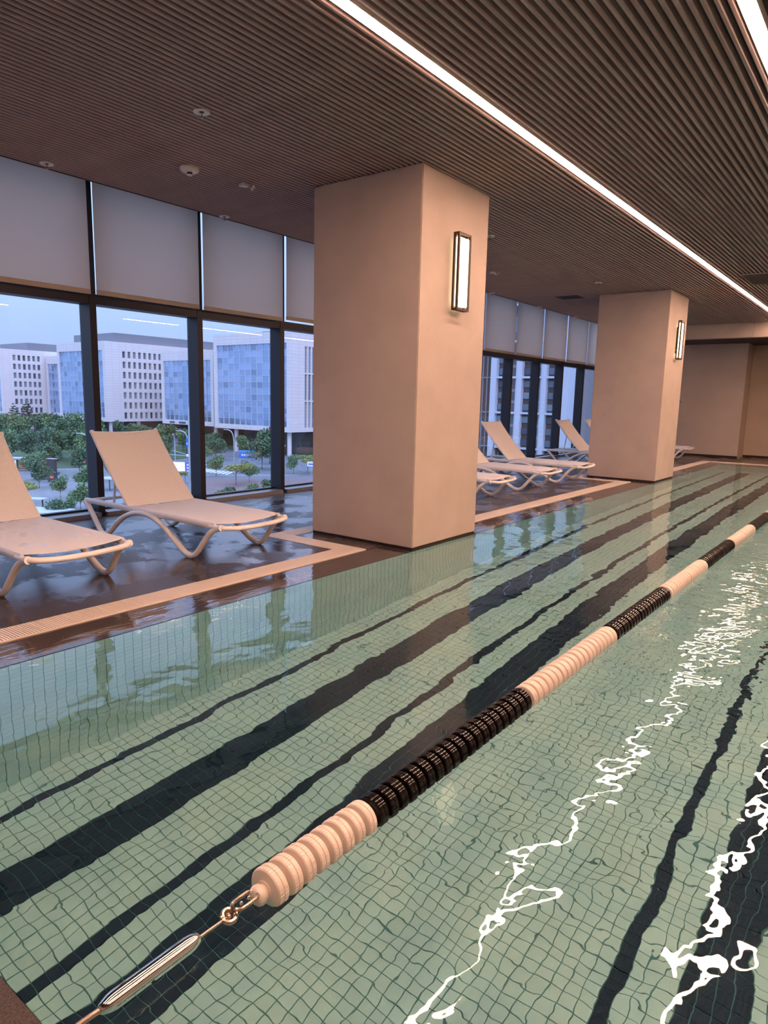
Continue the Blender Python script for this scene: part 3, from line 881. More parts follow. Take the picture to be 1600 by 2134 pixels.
def office(name, label, x0, x1, y0, y1, zb, zt, win=None, glass=True, roof=None, core=True, pil=()):
    """a block on stilts; windowed white face at x1, glazed end at y0"""
    t = tag(empty(name, (x1, y0, ZG)), label, 'building', 'office blocks across the street')
    ox, oy, oz = x1, y0, ZG
    P = lambda a, b, c, d, e, f: (a - ox, b - ox, c - oy, d - oy, e - oz, f - oz)
    MB().box(*P(x0, x1 - 1.0, y0 + 1.0, y1, zb + 0.3, zt - 0.3)).build('body', M['core'], t)
    # white face with real window openings
    f = MB(); f.box(*P(x0, x1, y0 + 1.0, y1, zt - 0.3, zt)); f.box(*P(x0, x1, y0 + 1.0, y1, zb, zb + 0.3))
    if win:
        ys, wy, zs, wz = win
        zprev = zb + 0.3
        for z in sorted(zs):
            f.box(*P(x1 - 1.0, x1, y0 + 1.0, y1, zprev, z)); zprev = z + wz
        f.box(*P(x1 - 1.0, x1, y0 + 1.0, y1, zprev, zt - 0.3))
        for z in zs:
            yp = y0 + 1.0
            for y in ys:
                f.box(*P(x1 - 1.0, x1, yp, y, z, z + wz)); yp = y + wy
            f.box(*P(x1 - 1.0, x1, yp, y1, z, z + wz))
            for y in ys:
                scaled('window', WIN_ME[R.choice((0, 0, 1, 1, 2))], t, (-0.75, y - oy, z - oz), (0.15, wy, wz))
    else:
        f.box(*P(x1 - 1.0, x1, y0 + 1.0, y1, zb + 0.3, zt - 0.3))
    f.build('white_facade', M['clad'], t)
    # glazed end with a thick white surround
    fr = MB(); gt, gb, gs = 3.6, 1.6, 1.6
    fr.box(*P(x0, x1, y0, y0 + 1.0, zt - gt, zt)); fr.box(*P(x0, x1, y0, y0 + 1.0, zb, zb + gb))
    fr.box(*P(x0, x0 + gs, y0, y0 + 1.0, zb + gb, zt - gt)); fr.box(*P(x1 - gs, x1, y0, y0 + 1.0, zb + gb, zt - gt))
    fr.build('glass_surround', M['clad'], t)
    gx0, gx1, gz0, gz1 = x0 + gs, x1 - gs, zb + gb, zt - gt
    nx = max(2, round((gx1 - gx0) / 2.75)); nz = round((gz1 - gz0) / 2.1)
    wx, wz_ = (gx1 - gx0) / nx, (gz1 - gz0) / nz
    for j in range(nz):
        for i in range(nx):
            q = R.random()
            k = 0 if q < 0.6 else 1
            if j % 2 == 0 and q > 0.3: k = 1 if q < 0.8 else 2
            scaled('pane', CW_ME[k], t, (gx0 + i * wx - ox, 0.55, gz0 + j * wz_ - oz), (wx, 0.3, wz_))
    g = MB()
    for i in range(nx + 1): g.box(*P(gx0 + i * wx - 0.10, gx0 + i * wx + 0.10, y0 + 0.30, y0 + 0.56, gz0, gz1))
    for j in range(1, nz): g.box(*P(gx0, gx1, y0 + 0.42, y0 + 0.56, gz0 + j * wz_ - 0.07, gz0 + j * wz_ + 0.07))
    tag(g.build('mullion_grid', M['mullion_pale'], t), kind='stuff')
    if roof:
        MB().box(*P(*roof)).build('roof_plant', M['roofbox'], t)
    if core:
        MB().box(*P(x0 + 5, x1 - 6, y0 + 9, y1 - 1, ZG, zb)).build('lobby', M['core'], t)
    for (px, py) in pil:
        MB().lathe([(0.75, 0), (0.75, zb - ZG)], 14, 'z', (px - ox, py - oy, 0)).build('pillar', M['office_white'], t, smooth=True)
    return t


zrow = [15.7 - 4.15 * k for k in range(7)]
o1 = office('office_block', 'white office block on stilts with small square windows, nearest the conifers', -383.0, -343.9, 151.0, 215.0, -10.3, 20.9,
            win=([156.7 + 2.33 * k for k in range(6)], 1.35, zrow, 2.55), roof=(-375.0, -346.0, 165.0, 214.0, 20.9, 24.6), pil=[(-346, 153), (-346, 165)])
o2 = office('office_block', 'white office block with glazed end and eight columns of square windows', -297.5, -260.0, 154.3, 225.0, -10.4, 21.9,
            win=([162.3 + 2.45 * k for k in range(8)], 1.35, zrow, 2.6), roof=(-294.0, -262.5, 160.5, 222.0, 21.9, 25.7),
            pil=[(-262, 157), (-279, 157), (-294, 157), (-262, 170)])
MB().box(-9, -6, 0.85, 1.0, 0.3, 1.0).build('sign_letters', M['logo'], o2, loc=(-20, -1.1, 7.5))
o3 = office('office_block', 'lower glazed office wing set back between the two taller white blocks', -236.5, -204.6, 164.2, 220.0, -10.2, 17.7,
            pil=[(-207, 167), (-222, 167)])
MB().box(-27, -24, -0.16, -0.01, 0.4, 1.1).build('sign_letters', M['logo'], o3, loc=(0, 0, 7.8))
MB().box(-21, -17, -0.16, -0.01, 0.4, 1.1).build('sign_letters', M['logo'], o3, loc=(0, 0, 7.8))
o4 = office('office_block', 'tall office block whose wide blue glazed end faces the street crossing', -194.4, -157.0, 156.3, 225.0, -10.0, 21.8,
            win=([163.0 + 1.75 * k for k in range(6)], 1.15, [-8.6 + 8.85 * k for k in range(3)], 8.4), roof=(-190, -165, 175, 220, 21.8, 24.5),
            pil=[(-186, 159), (-172, 159), (-160, 159), (-160, 172)])
MB().lathe([(0, 0), (0.75, 0.02), (0.75, 0.1), (0, 0.1)], 14, 'y', (0, 0, 0)).build('round_logo', mat('crimson_logo', (0.30, 0.03, 0.10), 0.5, noise=0.05), o4, loc=(-9.0, -0.12, 8.9))
MB().box(0.9, 3.4, -0.12, 0.0, -0.4, 0.4).build('sign_letters', M['logo'], o4, loc=(-9.0, 0.0, 8.9))
o5 = office('office_block', 'small set-back glazed office wing beside the white block with small square windows', -343.0, -318.0, 172.0, 215.0, -10.6, 18.3, core=False)

# hotel tower seen between the two columns of the hall
ht = tag(empty('hotel_tower', (-80.0, 174.0, ZG)), 'tall tower with white fins and dark windows seen between the two columns', 'building')
HB = lambda *q: MB().box(q[0] + 80, q[1] + 80, q[2] - 174, q[3] - 174, q[4] - ZG, q[5] - ZG)
M['brown_clad'] = mat('brown_cladding', (0.105, 0.075, 0.068), 0.5, noise=0.1, nscale=0.4)
M['spandrel'] = mat('grey_spandrel', (0.24, 0.24, 0.27), 0.5, noise=0.05, nscale=0.6)
M['fin_white'] = mat('white_fin_panel', (0.55, 0.60, 0.72), 0.5, noise=0.03, nscale=0.3)
HB(-125, -60, 175.0, 200, ZG, 34).build('tower_body', M['brown_clad'], ht)
FX = [(-103.6, -102.2), (-94.8, -93.0), (-86.7, -85.2), (-79.3, -78.0), (-73.3, -69.9)]
for a, b in FX:
    HB(a, b, 173.4, 175.0, -16, 34).build('white_fin', M['fin_white'], ht)
HB(-67.6, -60.0, 173.6, 175.0, -18, 34).build('side_slab', M['spandrel'], ht)
for (a, b) in ((-93.0, -86.7), (-85.2, -79.3), (-78.0, -73.3)):
    w_ = b - a
    HB(a + w_ * 0.40, a + w_ * 0.46, 174.2, 175.0, -16, 34).build('mullion_post', M['spandrel'], ht)
    HB(b - 0.55, b - 0.25, 173.9, 175.0, -16, 34).build('mullion_post', M['fin_white'], ht)
    for k in range(-3, 4):
        z = -1.7 + 9.7 * k
        if z < -17: continue
        HB(a, b, 173.6, 175.0, z - 0.28, z + 0.28).build('floor_band', M['fin_white'], ht)
        for j in range(3):
            zz = z + 0.28 + j * 3.14
            if zz > 31: continue
            HB(a + w_ * 0.46, b - 0.55, 174.6, 175.0, zz + 2.35, zz + 3.14).build('spandrel', M['spandrel'], ht)
            scaled('window', WIN_ME[R.choice((0, 2, 2))], ht, (a + w_ * 0.46 + 80, 0.75, zz - ZG), (w_ * 0.54 - 0.55, 0.2, 2.35))
            scaled('window', WIN_ME[R.choice((0, 1, 2))], ht, (a + 80, 0.7, zz - ZG + 0.5), (w_ * 0.40, 0.2, 1.7))
for k in range(-2, 4):
    HB(-125, -94.8, 174.7, 175.0, 9.7 * k - 1.9, 9.7 * k - 1.5).build('floor_band', M['spandrel'], ht)
for x in (-99.6, -98.0, -96.6, -101.2):
    HB(x, x + 0.28, 174.5, 175.0, -16, 34).build('mullion_post', M['spandrel'], ht)

# ground surfaces
M['asphalt'] = mat('asphalt', (0.15, 0.16, 0.19), 0.8, noise=0.12, nscale=0.08)
M['walk'] = mat('pale_paving', (0.22, 0.225, 0.25), 0.8, noise=0.08, nscale=0.3)
M['redpave'] = mat('red_brick_paving', (0.19, 0.13, 0.135), 0.8, noise=0.1, nscale=0.5)
M['lawn'] = mat('lawn', (0.065, 0.10, 0.045), 0.9, noise=0.35, nscale=0.2)
M['roadpaint'] = mat('road_paint', (0.72, 0.72, 0.74), 0.7, noise=0.05)
gnd = tag(MB().box(-700, 60, -80, 640, ZG - 0.5, ZG).build('street_ground', M['asphalt']), kind='structure')


def slab(name, m, pts, z0=0.0, z1=0.12):
    return tag(MB().prism(pts, ZG + z0, ZG + z1).build(name, m), kind='structure')


slab('park_lawn', M['lawn'], [(-350, 95), (-182, 70), (-168, 92), (-185, 128), (-250, 140), (-350, 146)])
slab('park_lawn', M['lawn'], [(-240, 143), (-190, 120), (-172, 122), (-185, 152), (-235, 160)])
slab('pavement', M['walk'], [(-178, 68), (-150, 62), (-140, 85), (-158, 100), (-168, 90)])
slab('pavement', M['walk'], [(-165, 104), (-128, 92), (-120, 86), (-112, 70), (-104, 62), (-94, 42), (-140, 42), (-150, 60)], 0, 0.06)
slab('brick_paving', M['redpave'], [(-128, 100), (-108, 84), (-90, 76), (-86, 110), (-112, 118)], 0, 0.14)
slab('planting_bed', M['lawn'], [(-106, 74), (-88, 70), (-86, 112), (-100, 106)], 0, 0.3)
slab('park_lawn', M['lawn'], [(-230, 165), (-150, 160), (-140, 230), (-240, 235)], 0, 0.1)
slab('park_lawn', M['lawn'], [(-140, 150), (-60, 150), (-60, 172), (-140, 172)], 0, 0.1)
cw_ = tag(empty('crosswalk', (-140, 112, ZG)), 'white striped pedestrian crossing on the asphalt by the blue street sign', 'crosswalk')
for k in range(9):
    MB().box(-0.35, 0.35, -3.0, 3.0, 0.0, 0.02).build('stripe', M['roadpaint'], cw_, loc=(-6 + 1.5 * k, 0, 0), rot=(0, 0, 0.6))
for (x, y, l, a, lab) in [(-128, 112, 26, 0.9, 'long white lane stripe on the asphalt nearest the brick paving'), (-143, 130, 14, 0.9, 'long white lane stripe on the asphalt nearer the office blocks')]:
    o = MB().box(-l / 2, l / 2, -0.12, 0.12, 0.0, 0.02).build('lane_stripe', M['roadpaint'], loc=(x, y, ZG), rot=(0, 0, a)); tag(o, lab, 'road marking')

# ------------------------------------------------------------------ trees
def leaf_mat(name, a, b):
    m = mat(name, a, 0.7); t = m.node_tree; bs = t.nodes['Principled BSDF']
    g = t.nodes.new('ShaderNodeNewGeometry'); r = t.nodes.new('ShaderNodeValToRGB')
    r.color_ramp.elements[0].color = (*a, 1); r.color_ramp.elements[1].color = (*b, 1)
    t.links.new(g.outputs['Random Per Island'], r.inputs[0]); t.links.new(r.outputs[0], bs.inputs['Base Color'])
    return m


M['leaf'] = [leaf_mat('leaf_dark', (0.05, 0.10, 0.055), (0.12, 0.20, 0.095)), leaf_mat('leaf_mid', (0.085, 0.15, 0.07), (0.175, 0.28, 0.12)),
             leaf_mat('needle', (0.045, 0.065, 0.055), (0.10, 0.125, 0.085)), leaf_mat('leaf_yellow', (0.17, 0.23, 0.07), (0.36, 0.38, 0.13))]
M['bark'] = mat('bark', (0.10, 0.085, 0.07), 0.9, noise=0.2, nscale=2)


def leaf_cloud(rnd, lobes, n, size, flat=0.6):
    b = MB()
    tot = sum(l[3] * l[3] * l[4] for l in lobes)
    for (cx, cy, cz, rx, rz) in lobes:
        k = int(n * rx * rx * rz / tot)
        for _ in range(k):
            while True:
                u = Vector((rnd.uniform(-1, 1), rnd.uniform(-1, 1), rnd.uniform(-1, 1)))
                if 0.3 < u.length < 1: break
            u *= (0.55 + 0.45 * rnd.random()) / max(u.length, 0.5) if rnd.random() < 0.6 else 1
            p = Vector((cx + u.x * rx, cy + u.y * rx, cz + u.z * rz))
            a = Vector((rnd.gauss(0, 1), rnd.gauss(0, 1), rnd.gauss(0, 1) * flat)).normalized()
            c = a.cross(Vector((rnd.gauss(0, 1), rnd.gauss(0, 1), rnd.gauss(0, 1)))).normalized()
            s = size * rnd.uniform(0.6, 1.3)
            q = [p + a * s, p + c * s * 0.7, p - a * s, p - c * s * 0.7]
            b.quad(*[tuple(v) for v in q])
    return b


TREE_ME = {}
rt_ = random.Random(3)
for kind in (0, 1, 3):
    for var in range(2):
        lobes = []
        for k in range(9):
            a = rt_.uniform(0, 6.28); d = rt_.uniform(0.05, 0.24)
            z = rt_.uniform(0.42, 0.86); r = 0.22 * (1.15 - abs(z - 0.55))
            if kind == 3: z = rt_.uniform(0.62, 0.82); d = rt_.uniform(0.1, 0.42); r = 0.22
            lobes.append((d * math.cos(a), d * math.sin(a), z, r, r * (0.85 if kind != 3 else 0.5)))
        TREE_ME[(kind, var)] = fastmesh(leaf_cloud(rt_, lobes, 1500, 0.035), 'crown', M['leaf'][kind])
for var in range(2):
    lobes = []
    for k in range(11):
        z = 0.30 + 0.062 * k; r = 0.20 * (1 - k / 12.5)
        for a in range(4):
            aa = a * 1.57 + k * 0.7 + var
            lobes.append((r * 0.75 * math.cos(aa), r * 0.75 * math.sin(aa), z + 0.01 * a, r * 0.55, 0.016))
    TREE_ME[(2, var)] = fastmesh(leaf_cloud(rt_, lobes, 1300, 0.024, 0.3), 'crown', M['leaf'][2])
tk = MB().tube([(0, 0, 0), (0.004, 0.0, 0.25), (-0.003, 0.004, 0.5), (0, 0, 0.78)], [0.017, 0.013, 0.010, 0.004], 7)
for k in range(5):
    a = k * 1.3
    tk.tube([(0, 0, 0.36 + 0.05 * k), (0.10 * math.cos(a), 0.10 * math.sin(a), 0.50 + 0.05 * k), (0.17 * math.cos(a), 0.17 * math.sin(a), 0.60 + 0.04 * k)], [0.007, 0.005, 0.002], 5)
TRUNK = tk.mesh('trunk', M['bark'], smooth=True)

TREES = [(-261.9, 114.6, 11, 0), (-247.9, 113.2, 11, 1), (-258, 126, 12, 0), (-237.4, 120.2, 11, 1), (-228.1, 121.8, 11, 0), (-219.3, 122.9, 10, 1), (-286, 129.5, 15, 2), (-292.4, 137.7, 17, 2),
         (-194.9, 86.5, 9, 1), (-187, 87.4, 9, 0), (-189.4, 93.4, 10, 0), (-193.6, 100, 9, 1), (-184.3, 99.6, 10, 0), (-193, 111, 9, 1), (-160.9, 79.9, 8, 0), (-148.5, 71.2, 7, 1), (-151.8, 82.6, 7, 0),
         (-128.6, 70.8, 5, 1), (-118.5, 54.7, 4.2, 3), (-107.6, 58.4, 4.6, 1), (-97.3, 49, 4, 0), (-101.1, 53.1, 3.5, 1), (-262.1, 156.2 - 6, 9, 1), (-237.6, 146.3, 9, 0), (-225.7, 145.5, 9, 0), (-212.5, 145, 9, 1),
         (-215.3, 151.9, 9, 0), (-197.8, 145.3, 8, 0), (-177.6, 122.8, 7, 1), (-188.5, 125.5, 8, 0), (-124.2, 91.5, 3.2, 3), (-131.4, 105.8, 5.5, 1), (-114.3, 97.4, 5.5, 3), (-116.2, 102.9, 5.2, 1),
         (-135.8, 124.7, 9, 0), (-146.2, 137.3, 10, 0), (-199.9, 160.6, 6, 1), (-184.7, 149.2, 5, 0), (-122.1, 122.8, 5, 1), (-121.3, 127.1, 5, 3), (-140.6, 83.8, 5, 1), (-152.9, 92.3, 6, 0),
         (-274, 122, 11, 1), (-210, 108, 11, 0), (-205, 118, 10, 1), (-176, 140, 7, 0), (-168, 146, 7, 1), (-205, 135, 9, 0), (-244, 132, 12, 1), (-270, 138, 11, 0),
         (-158.5, 88.5, 7.5, 1), (-166, 70, 8, 0), (-156, 64.5, 7, 1), (-137, 66, 6, 0), (-133, 82, 5.5, 0), (-122, 62.5, 4.5, 1), (-176, 98, 9, 1), (-172, 108, 8, 0), (-163, 100, 7, 1), (-168, 118, 8, 0), (-186, 138, 8, 1), (-158, 122, 6, 1), (-164, 132, 7, 0), (-112, 163, 6, 0), (-104, 166, 6.5, 1), (-94, 165, 7, 0), (-86, 168, 6, 1), (-77, 164, 6.5, 0)]
TL = {(0, 'park'): 'dense dark green tree in the park beyond the bus shelter', (1, 'park'): 'fresh green tree in the park beyond the bus shelter',
      (0, 'street'): 'dark green street tree near the road crossing', (1, 'street'): 'slender fresh green street tree near the road crossing', (3, 'street'): 'small flat-crowned yellow-green tree beside the road',
      (2, 'park'): 'tall layered grey-green conifer rising before the white office block', (0, 'office'): 'dark green tree growing before the office block stilts', (1, 'office'): 'fresh green tree growing before the office block stilts',
      (0, 'hotel'): 'dark green tree at the foot of the tower with white fins', (1, 'hotel'): 'fresh green tree at the foot of the tower with white fins'}
for i, (x, y, h, k) in enumerate(TREES):
    t = empty('conifer_tree' if k == 2 else 'leafy_tree', (x, y, ZG), R.uniform(0, 6.28))
    wide = R.uniform(0.9, 1.25)
    t.scale = (h * wide, h * wide, h)
    link('crown', TREE_ME[(k, i % 2)], t); link('trunk', TRUNK, t)
    z = 'hotel' if x > -115 and y > 150 else ('office' if y > 138 and k != 2 else ('park' if x < -158 else 'street'))
    lab = TL.get((k, z)) or TL.get((k, 'street')) or TL[(k, 'park')]
    tag(t, lab, 'tree', 'trees: ' + lab)
lobes = [(0.3 * math.cos(a), 0.3 * math.sin(a), 0.45 + 0.1 * math.sin(3 * a), 0.35, 0.35) for a in (0, 1.2, 2.5, 3.8, 5.1)]
SHR_ME = [fastmesh(leaf_cloud(rt_, lobes, 700, 0.09), 'foliage', M['leaf'][q]) for q in (0, 1)]
SHRUBS = [(-99.5, 78.9), (-100, 81.7), (-97, 81.4), (-98.3, 85.2), (-99, 88.2), (-101.5, 90.0), (-99.7, 93.3), (-95, 78.5), (-94.1, 81), (-94.5, 84.8), (-95.9, 95.2), (-97.8, 99.3), (-94.5, 102.5), (-98.9, 104.7), (-103, 86), (-104, 93),
          (-92, 89), (-92, 94), (-106, 99), (-101, 97)]
for i, (x, y) in enumerate(SHRUBS):
    o = link('shrub', SHR_ME[i % 2], None, (x, y, ZG + 0.2), (0, 0, R.uniform(0, 6)))
    s = R.uniform(1.5, 2.1); o.scale = (s * 1.15, s * 1.15, s)
    tag(o, ('dark green round shrub' if i % 2 == 0 else 'fresh green round shrub') + ' in the planting bed below the windows', 'shrub', 'shrubs in the planting bed')

# ------------------------------------------------------------------ street furniture
M['galv'] = mat('galvanised_post', (0.42, 0.46, 0.52), 0.45, metal=0.4, noise=0.05)
M['bluesign'] = mat('blue_road_sign', (0.03, 0.16, 0.62), 0.5, noise=0.04)
M['screen_w'] = mat('lit_poster_white', (0.75, 0.78, 0.85), 0.5, emit=(0.8, 0.85, 1.0), estr=0.8)
M['screen_b'] = mat('lit_poster_blue', (0.08, 0.10, 0.45), 0.5, emit=(0.15, 0.18, 0.8), estr=0.35)
M['red_lit'] = mat('red_lit_poster', (0.60, 0.10, 0.08), 0.5, emit=(0.9, 0.2, 0.15), estr=0.35)
M['shelter_roof'] = mat('grey_shelter_roof', (0.48, 0.53, 0.64), 0.4, noise=0.05)
M['darkmetal'] = mat('charcoal_metal', (0.05, 0.05, 0.06), 0.5, noise=0.05)
M['sign_white'] = mat('white_sign', (0.75, 0.75, 0.78), 0.5, noise=0.03)


def lamp_post(x, y, h, ang, lab):
    t = tag(empty('street_lamp', (x, y, ZG), ang), lab, 'street lamp', 'street lamps outside')
    MB().tube(spline([(0, 0, 0), (0, 0, h * 0.55), (-0.15, 0, h * 0.8), (-0.8, 0, h * 0.95), (-2.0, 0, h)], 5), 0.14, 8).build('pole', M['galv'], t, smooth=True)
    MB().box(-3.0, -1.9, -0.2, 0.2, h - 0.08, h + 0.10).build('lamp_head', M['galv'], t, bevel=0.03)
    MB().box(-2.9, -2.1, -0.15, 0.15, h - 0.11, h - 0.08).build('lens', M['sign_white'], t)


lamp_post(-143.3, 80.8, 10.3, 0.7, 'curved grey street lamp between the bus shelter and the road')
lamp_post(-151.0, 112.5, 9.8, 0.6, 'curved grey street lamp beside the lit poster board')
lamp_post(-153.8, 130.4, 9.6, 0.5, 'curved grey street lamp under the wide blue glazed office block')
lamp_post(-141.5, 101.5, 9.8, 2.4, 'grey street lamp at the corner of the crossing')
# tall utility pole close to the hall
t = tag(empty('utility_pole', (-104.9, 78.5, ZG)), 'tall pale utility pole with blue sign, rising past the window frame', 'pole')
MB().tube([(0, 0, 0), (0, 0, 17.0)], [0.32, 0.20], 12).build('pole', M['galv'], t, smooth=True)
MB().box(-1.1, -0.25, -0.04, 0.04, 9.7, 11.3).build('blue_sign', M['bluesign'], t)
MB().box(-0.85, -0.55, -0.06, -0.041, 10.1, 10.5).build('sign_mark', M['sign_white'], t)
MB().tube([(-0.2, 0, 8.2), (-6.5, 1.0, 8.6)], 0.06, 6).build('cross_arm', M['galv'], t)
MB().lathe([(0, -0.3), (0.34, -0.2), (0.40, 0), (0.34, 0.2), (0, 0.3)], 12, 'z', (-0.4, -0.1, 8.1)).build('camera_dome', M['sign_white'], t, smooth=True)
MB().box(-0.45, 0.45, -0.3, 0.3, 3.6, 5.0).build('meter_box', M['galv'], t, bevel=0.05)


def signal(x, y, h, ang, arm, lab):
    t = tag(empty('traffic_signal', (x, y, ZG), ang), lab, 'traffic signal', 'traffic signals at the crossing')
    MB().tube([(0, 0, 0), (0, 0, h)], 0.13, 8).build('pole', M['galv'], t, smooth=True)
    MB().tube([(0, 0, h - 0.8), (-arm, 0, h - 0.5)], 0.08, 8).build('mast_arm', M['galv'], t, smooth=True)
    hd = MB().box(-arm - 0.2, -arm + 1.2, -0.2, 0.2, h - 1.0, h - 0.3).build('signal_head', M['darkmetal'], t, bevel=0.03)
    for k in range(3):
        MB().lathe([(0, 0), (0.17, 0), (0.17, 0.04), (0, 0.04)], 10, 'y', (-arm + 0.1 + 0.42 * k, -0.24, h - 0.65)).build('lens', M['red_lit'] if k == 0 else M['darkmetal'], hd)


signal(-127.0, 96.0, 6.4, 0.6, 7.0, 'traffic signal on a long mast arm next to the tall utility pole')
signal(-130.5, 77.5, 5.6, 0.5, 5.5, 'traffic signal on a mast arm beside the dark pylon sign')
signal(-113.5, 134.0, 7.0, 0.4, 6.0, 'traffic signal on a mast arm before the wide blue glazed office block')
# bus shelter
t = tag(empty('bus_shelter', (-170.5, 78.0, ZG), 0.62), 'bus shelter with flat grey roof and red lit posters at the park edge', 'bus shelter')
MB().box(-7.5, 7.5, -1.6, 1.6, 2.9, 3.25).build('shelter_roof', M['shelter_roof'], t, bevel=0.08)
for k in range(6):
    MB().box(-7.0 + 2.8 * k - 0.08, -7.0 + 2.8 * k + 0.08, 0.9, 1.06, 0.12, 2.9).build('post', M['darkmetal'], t)
for k, q in enumerate(('red_lit', 'screen_w', 'red_lit', 'screen_w', 'red_lit')):
    MB().box(-6.6 + 2.8 * k, -4.6 + 2.8 * k, 0.93, 1.03, 0.7, 2.5).build('poster_panel', M[q], t)
MB().box(-5.5, 5.5, 0.1, 0.6, 0.5, 0.6).build('bench', M['bark'], t)
# pylon sign
t = tag(empty('pylon_sign', (-144.8, 72.7, ZG), 0.5), 'dark upright pylon sign with small red light beside the road', 'sign')
MB().box(-0.9, 0.9, -0.4, 0.4, 0, 5.0).build('pylon_body', M['darkmetal'], t, bevel=0.05)
MB().box(-0.3, 0.5, -0.45, -0.4, 0.9, 1.5).build('lit_panel', M['red_lit'], t)
MB().box(-1.1, 1.1, -0.5, 0.5, 5.0, 5.15).build('pylon_cap', M['galv'], t)
# lit poster board
t = tag(empty('poster_board', (-138.6, 101.0, ZG), 0.55), 'bright white and blue lit poster board by the crossing', 'billboard')
MB().box(-3.1, -1.1, -0.12, 0.12, 0.9, 3.1).build('white_poster', M['screen_w'], t)
MB().box(-0.95, 0.95, -0.12, 0.12, 0.9, 3.1).build('white_poster', M['screen_w'], t)
MB().box(1.15, 2.7, -0.12, 0.12, 0.4, 3.1).build('blue_poster', M['screen_b'], t)
for k in range(3): MB().box(1.5, 2.3, -0.16, -0.12, 0.8 + 0.75 * k, 1.2 + 0.75 * k).build('poster_mark', M['sign_white'], t)
for x in (-2.9, 0.0, 2.5): MB().box(x - 0.1, x + 0.1, -0.1, 0.1, 0.0, 0.95).build('post', M['darkmetal'], t)
# big blue banner sign on posts
t = tag(empty('blue_banner', (-141.5, 124.5, ZG), 0.55), 'wide blue banner sign with white lettering above the street trees', 'sign')
MB().box(-2.3, 2.3, -0.08, 0.08, 2.6, 4.8).build('banner_panel', M['bluesign'], t)
MB().box(-2.2, 2.2, -0.10, -0.08, 4.2, 4.65).build('banner_top_strip', mat('teal_strip', (0.05, 0.35, 0.38), 0.5, noise=0.05), t)
for k in range(5): MB().box(-1.5 + 0.65 * k, -1.05 + 0.65 * k, -0.11, -0.08, 3.15, 3.7).build('letter_mark', M['sign_white'], t)
for x in (-2.0, 2.0): MB().box(x - 0.08, x + 0.08, 0.08, 0.24, 0, 4.8).build('post', M['galv'], t)
for (x, y, a, lab) in [(-117.5, 124.5, 0.45, 'small white direction sign beside the road near the stilts'), (-113.0, 128.0, 0.45, 'small white and blue direction sign farther along the road')]:
    t = tag(empty('direction_sign', (x, y, ZG), a), lab, 'sign', 'direction signs')
    MB().box(-0.06, 0.06, -0.06, 0.06, 0, 3.6).build('post', M['galv'], t)
    MB().box(-1.1, 1.1, -0.12, -0.06, 2.2, 3.4).build('sign_panel', M['sign_white'], t)
    MB().box(-0.8, 0.8, -0.14, -0.12, 2.6, 2.9).build('sign_mark', M['bluesign'], t)
# low terrace roofs and railing under the windows on the left
t = tag(empty('glass_canopy', (-115.5, 48.0, ZG), 0.55), 'long pale canopy on posts with white panels along the pavement', 'canopy')
MB().box(-9, 9, -0.9, 0.9, 2.3, 2.42).build('canopy_roof', M['shelter_roof'], t)
for k in range(8): MB().box(-8.6 + 2.45 * k - 0.07, -8.6 + 2.45 * k + 0.07, -0.1, 0.1, 0, 2.3).build('post', M['darkmetal'], t)
t = tag(empty('flat_roof_pavilion', (-98.5, 46.5, ZG), 0.5), 'low pavilion with pale flat roof behind the small trees', 'pavilion')
MB().box(-5, 5, -2.2, 2.2, 2.2, 2.45).build('roof_slab', M['shelter_roof'], t)
MB().box(-4.4, 4.4, -1.8, 1.8, 0, 2.2).build('pavilion_wall', M['core'], t)
t = tag(empty('flat_roof_pavilion', (-124.5, 75.5, ZG), 0.55), 'small grey-roofed pavilion glimpsed behind the lounger with the window frame', 'pavilion')
MB().box(-3.2, 3.2, -1.8, 1.8, 2.3, 2.5).build('roof_slab', M['shelter_roof'], t)
for x in (-2.8, -0.9, 0.9, 2.8): MB().box(x - 0.07, x + 0.07, -1.5, -1.36, 0, 2.3).build('post', M['darkmetal'], t)


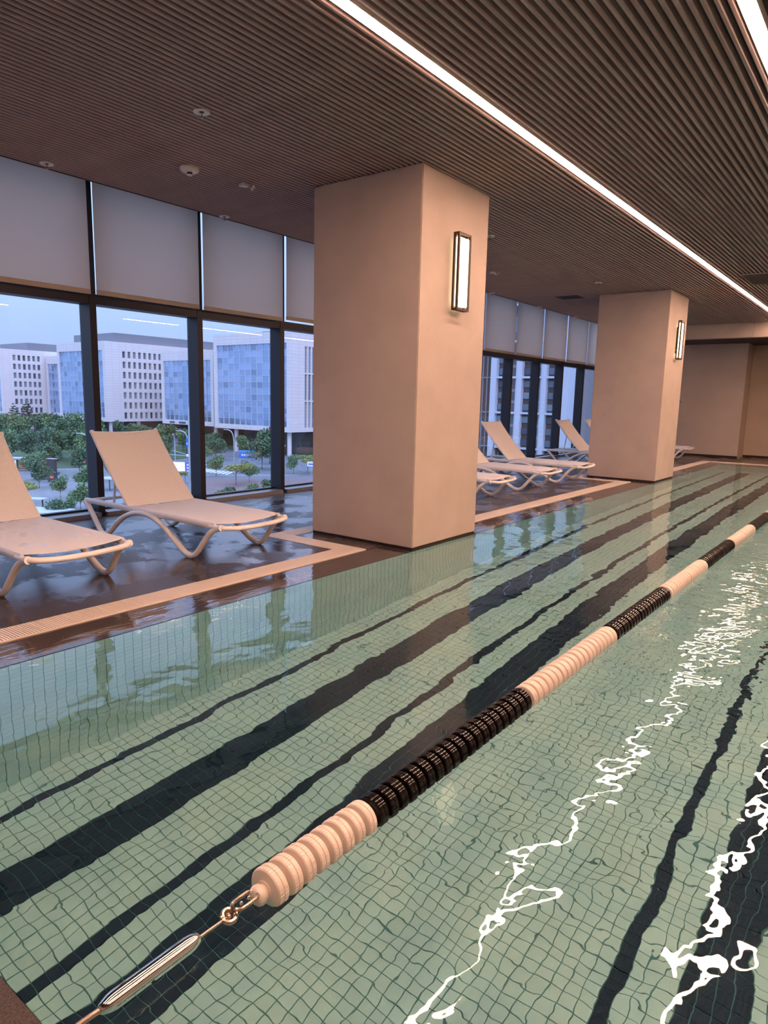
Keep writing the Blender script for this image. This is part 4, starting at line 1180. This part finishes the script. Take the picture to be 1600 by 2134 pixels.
def car(x, y, a, m, lab):
    t = tag(empty('parked_car', (x, y, ZG), a), lab, 'car', 'cars on the street')
    b = MB()
    sec = [(-2.1, 0.35, 0.75), (-1.9, 0.3, 0.9), (-1.2, 0.3, 1.0), (-0.7, 0.3, 1.42), (0.5, 0.3, 1.46), (1.2, 0.3, 1.0), (2.0, 0.3, 0.85), (2.15, 0.4, 0.7)]
    k = len(sec)
    b.v = [(u, s * 0.85, z) for u, z0, z1 in sec for s, z in ((-1, z0), (1, z0), (1, z1), (-1, z1))]
    for i in range(k - 1):
        for j in range(4): b.f.append((i * 4 + j, i * 4 + (j + 1) % 4, i * 4 + 4 + (j + 1) % 4, i * 4 + 4 + j))
    b.f += [(0, 1, 2, 3), tuple((k - 1) * 4 + j for j in (3, 2, 1, 0))]
    b.build('car_body', m, t, bevel=0.04)
    MB().box(-0.75, 0.6, -0.87, 0.87, 1.0, 1.34).build('side_glass', M['win'][2], t)
    for u in (-1.35, 1.35):
        for s in (-1, 1):
            MB().lathe([(0.31, -0.1), (0.31, 0.1)], 12, 'y', (u, s * 0.78, 0.31)).build('wheel', M['darkmetal'], t)


M['carwhite'] = mat('white_car_paint', (0.62, 0.64, 0.70), 0.3, coat=0.5, noise=0.02)
M['cardark'] = mat('dark_car_paint', (0.05, 0.055, 0.075), 0.3, coat=0.5, noise=0.02)
car(-150.5, 73.5, 0.7, M['carwhite'], 'white car parked beside the dark pylon sign')
car(-157.0, 78.0, 0.7, M['cardark'], 'dark car parked under the trees by the bus shelter')
car(-132.0, 116.5, 0.9, M['cardark'], 'dark car on the road before the blue banner sign')
car(-151.0, 119.0, 0.9, M['carwhite'], 'white car on the road behind the lit poster board')

# potted palm by the end wall, mostly hidden behind the far column
t = tag(empty('potted_palm', (-5.05, 18.05, 0)), 'potted palm at the end wall, a frond tip showing past the column', 'plant')
MB().lathe([(0.13, 0), (0.17, 0.02), (0.20, 0.38), (0.21, 0.40), (0.18, 0.40), (0.17, 0.34), (0.0, 0.34)], 20).build('pot', M['white_plastic'], t, smooth=True)
for k in range(9):
    a = k * 0.7 - 0.35; ln = 0.6 + 0.05 * (k % 3)
    P_ = spline([(0, 0, 0.34), (0.08 * math.cos(a), 0.08 * math.sin(a), 0.9), (0.25 * math.cos(a), 0.25 * math.sin(a), 1.35 + 0.05 * (k % 2)), (ln * math.cos(a) * 0.8, ln * math.sin(a) * 0.55, 1.38)], 6)
    fr = MB().tube(P_, 0.006, 5)
    for i in range(8, len(P_) - 1):
        p = Vector(P_[i]); d = (Vector(P_[i + 1]) - p).normalized(); sd = d.cross(Vector((0, 0, 1))).normalized()
        for s in (-1, 1):
            tip = p + sd * s * 0.14 + d * 0.08 + Vector((0, 0, -0.05))
            q = p + d * 0.016
            fr.quad(tuple(p), tuple((p + tip) / 2 + d * 0.012), tuple(tip), tuple((p + tip) / 2 - d * 0.012))
    fr.build('frond', M['leaf'][0], t)
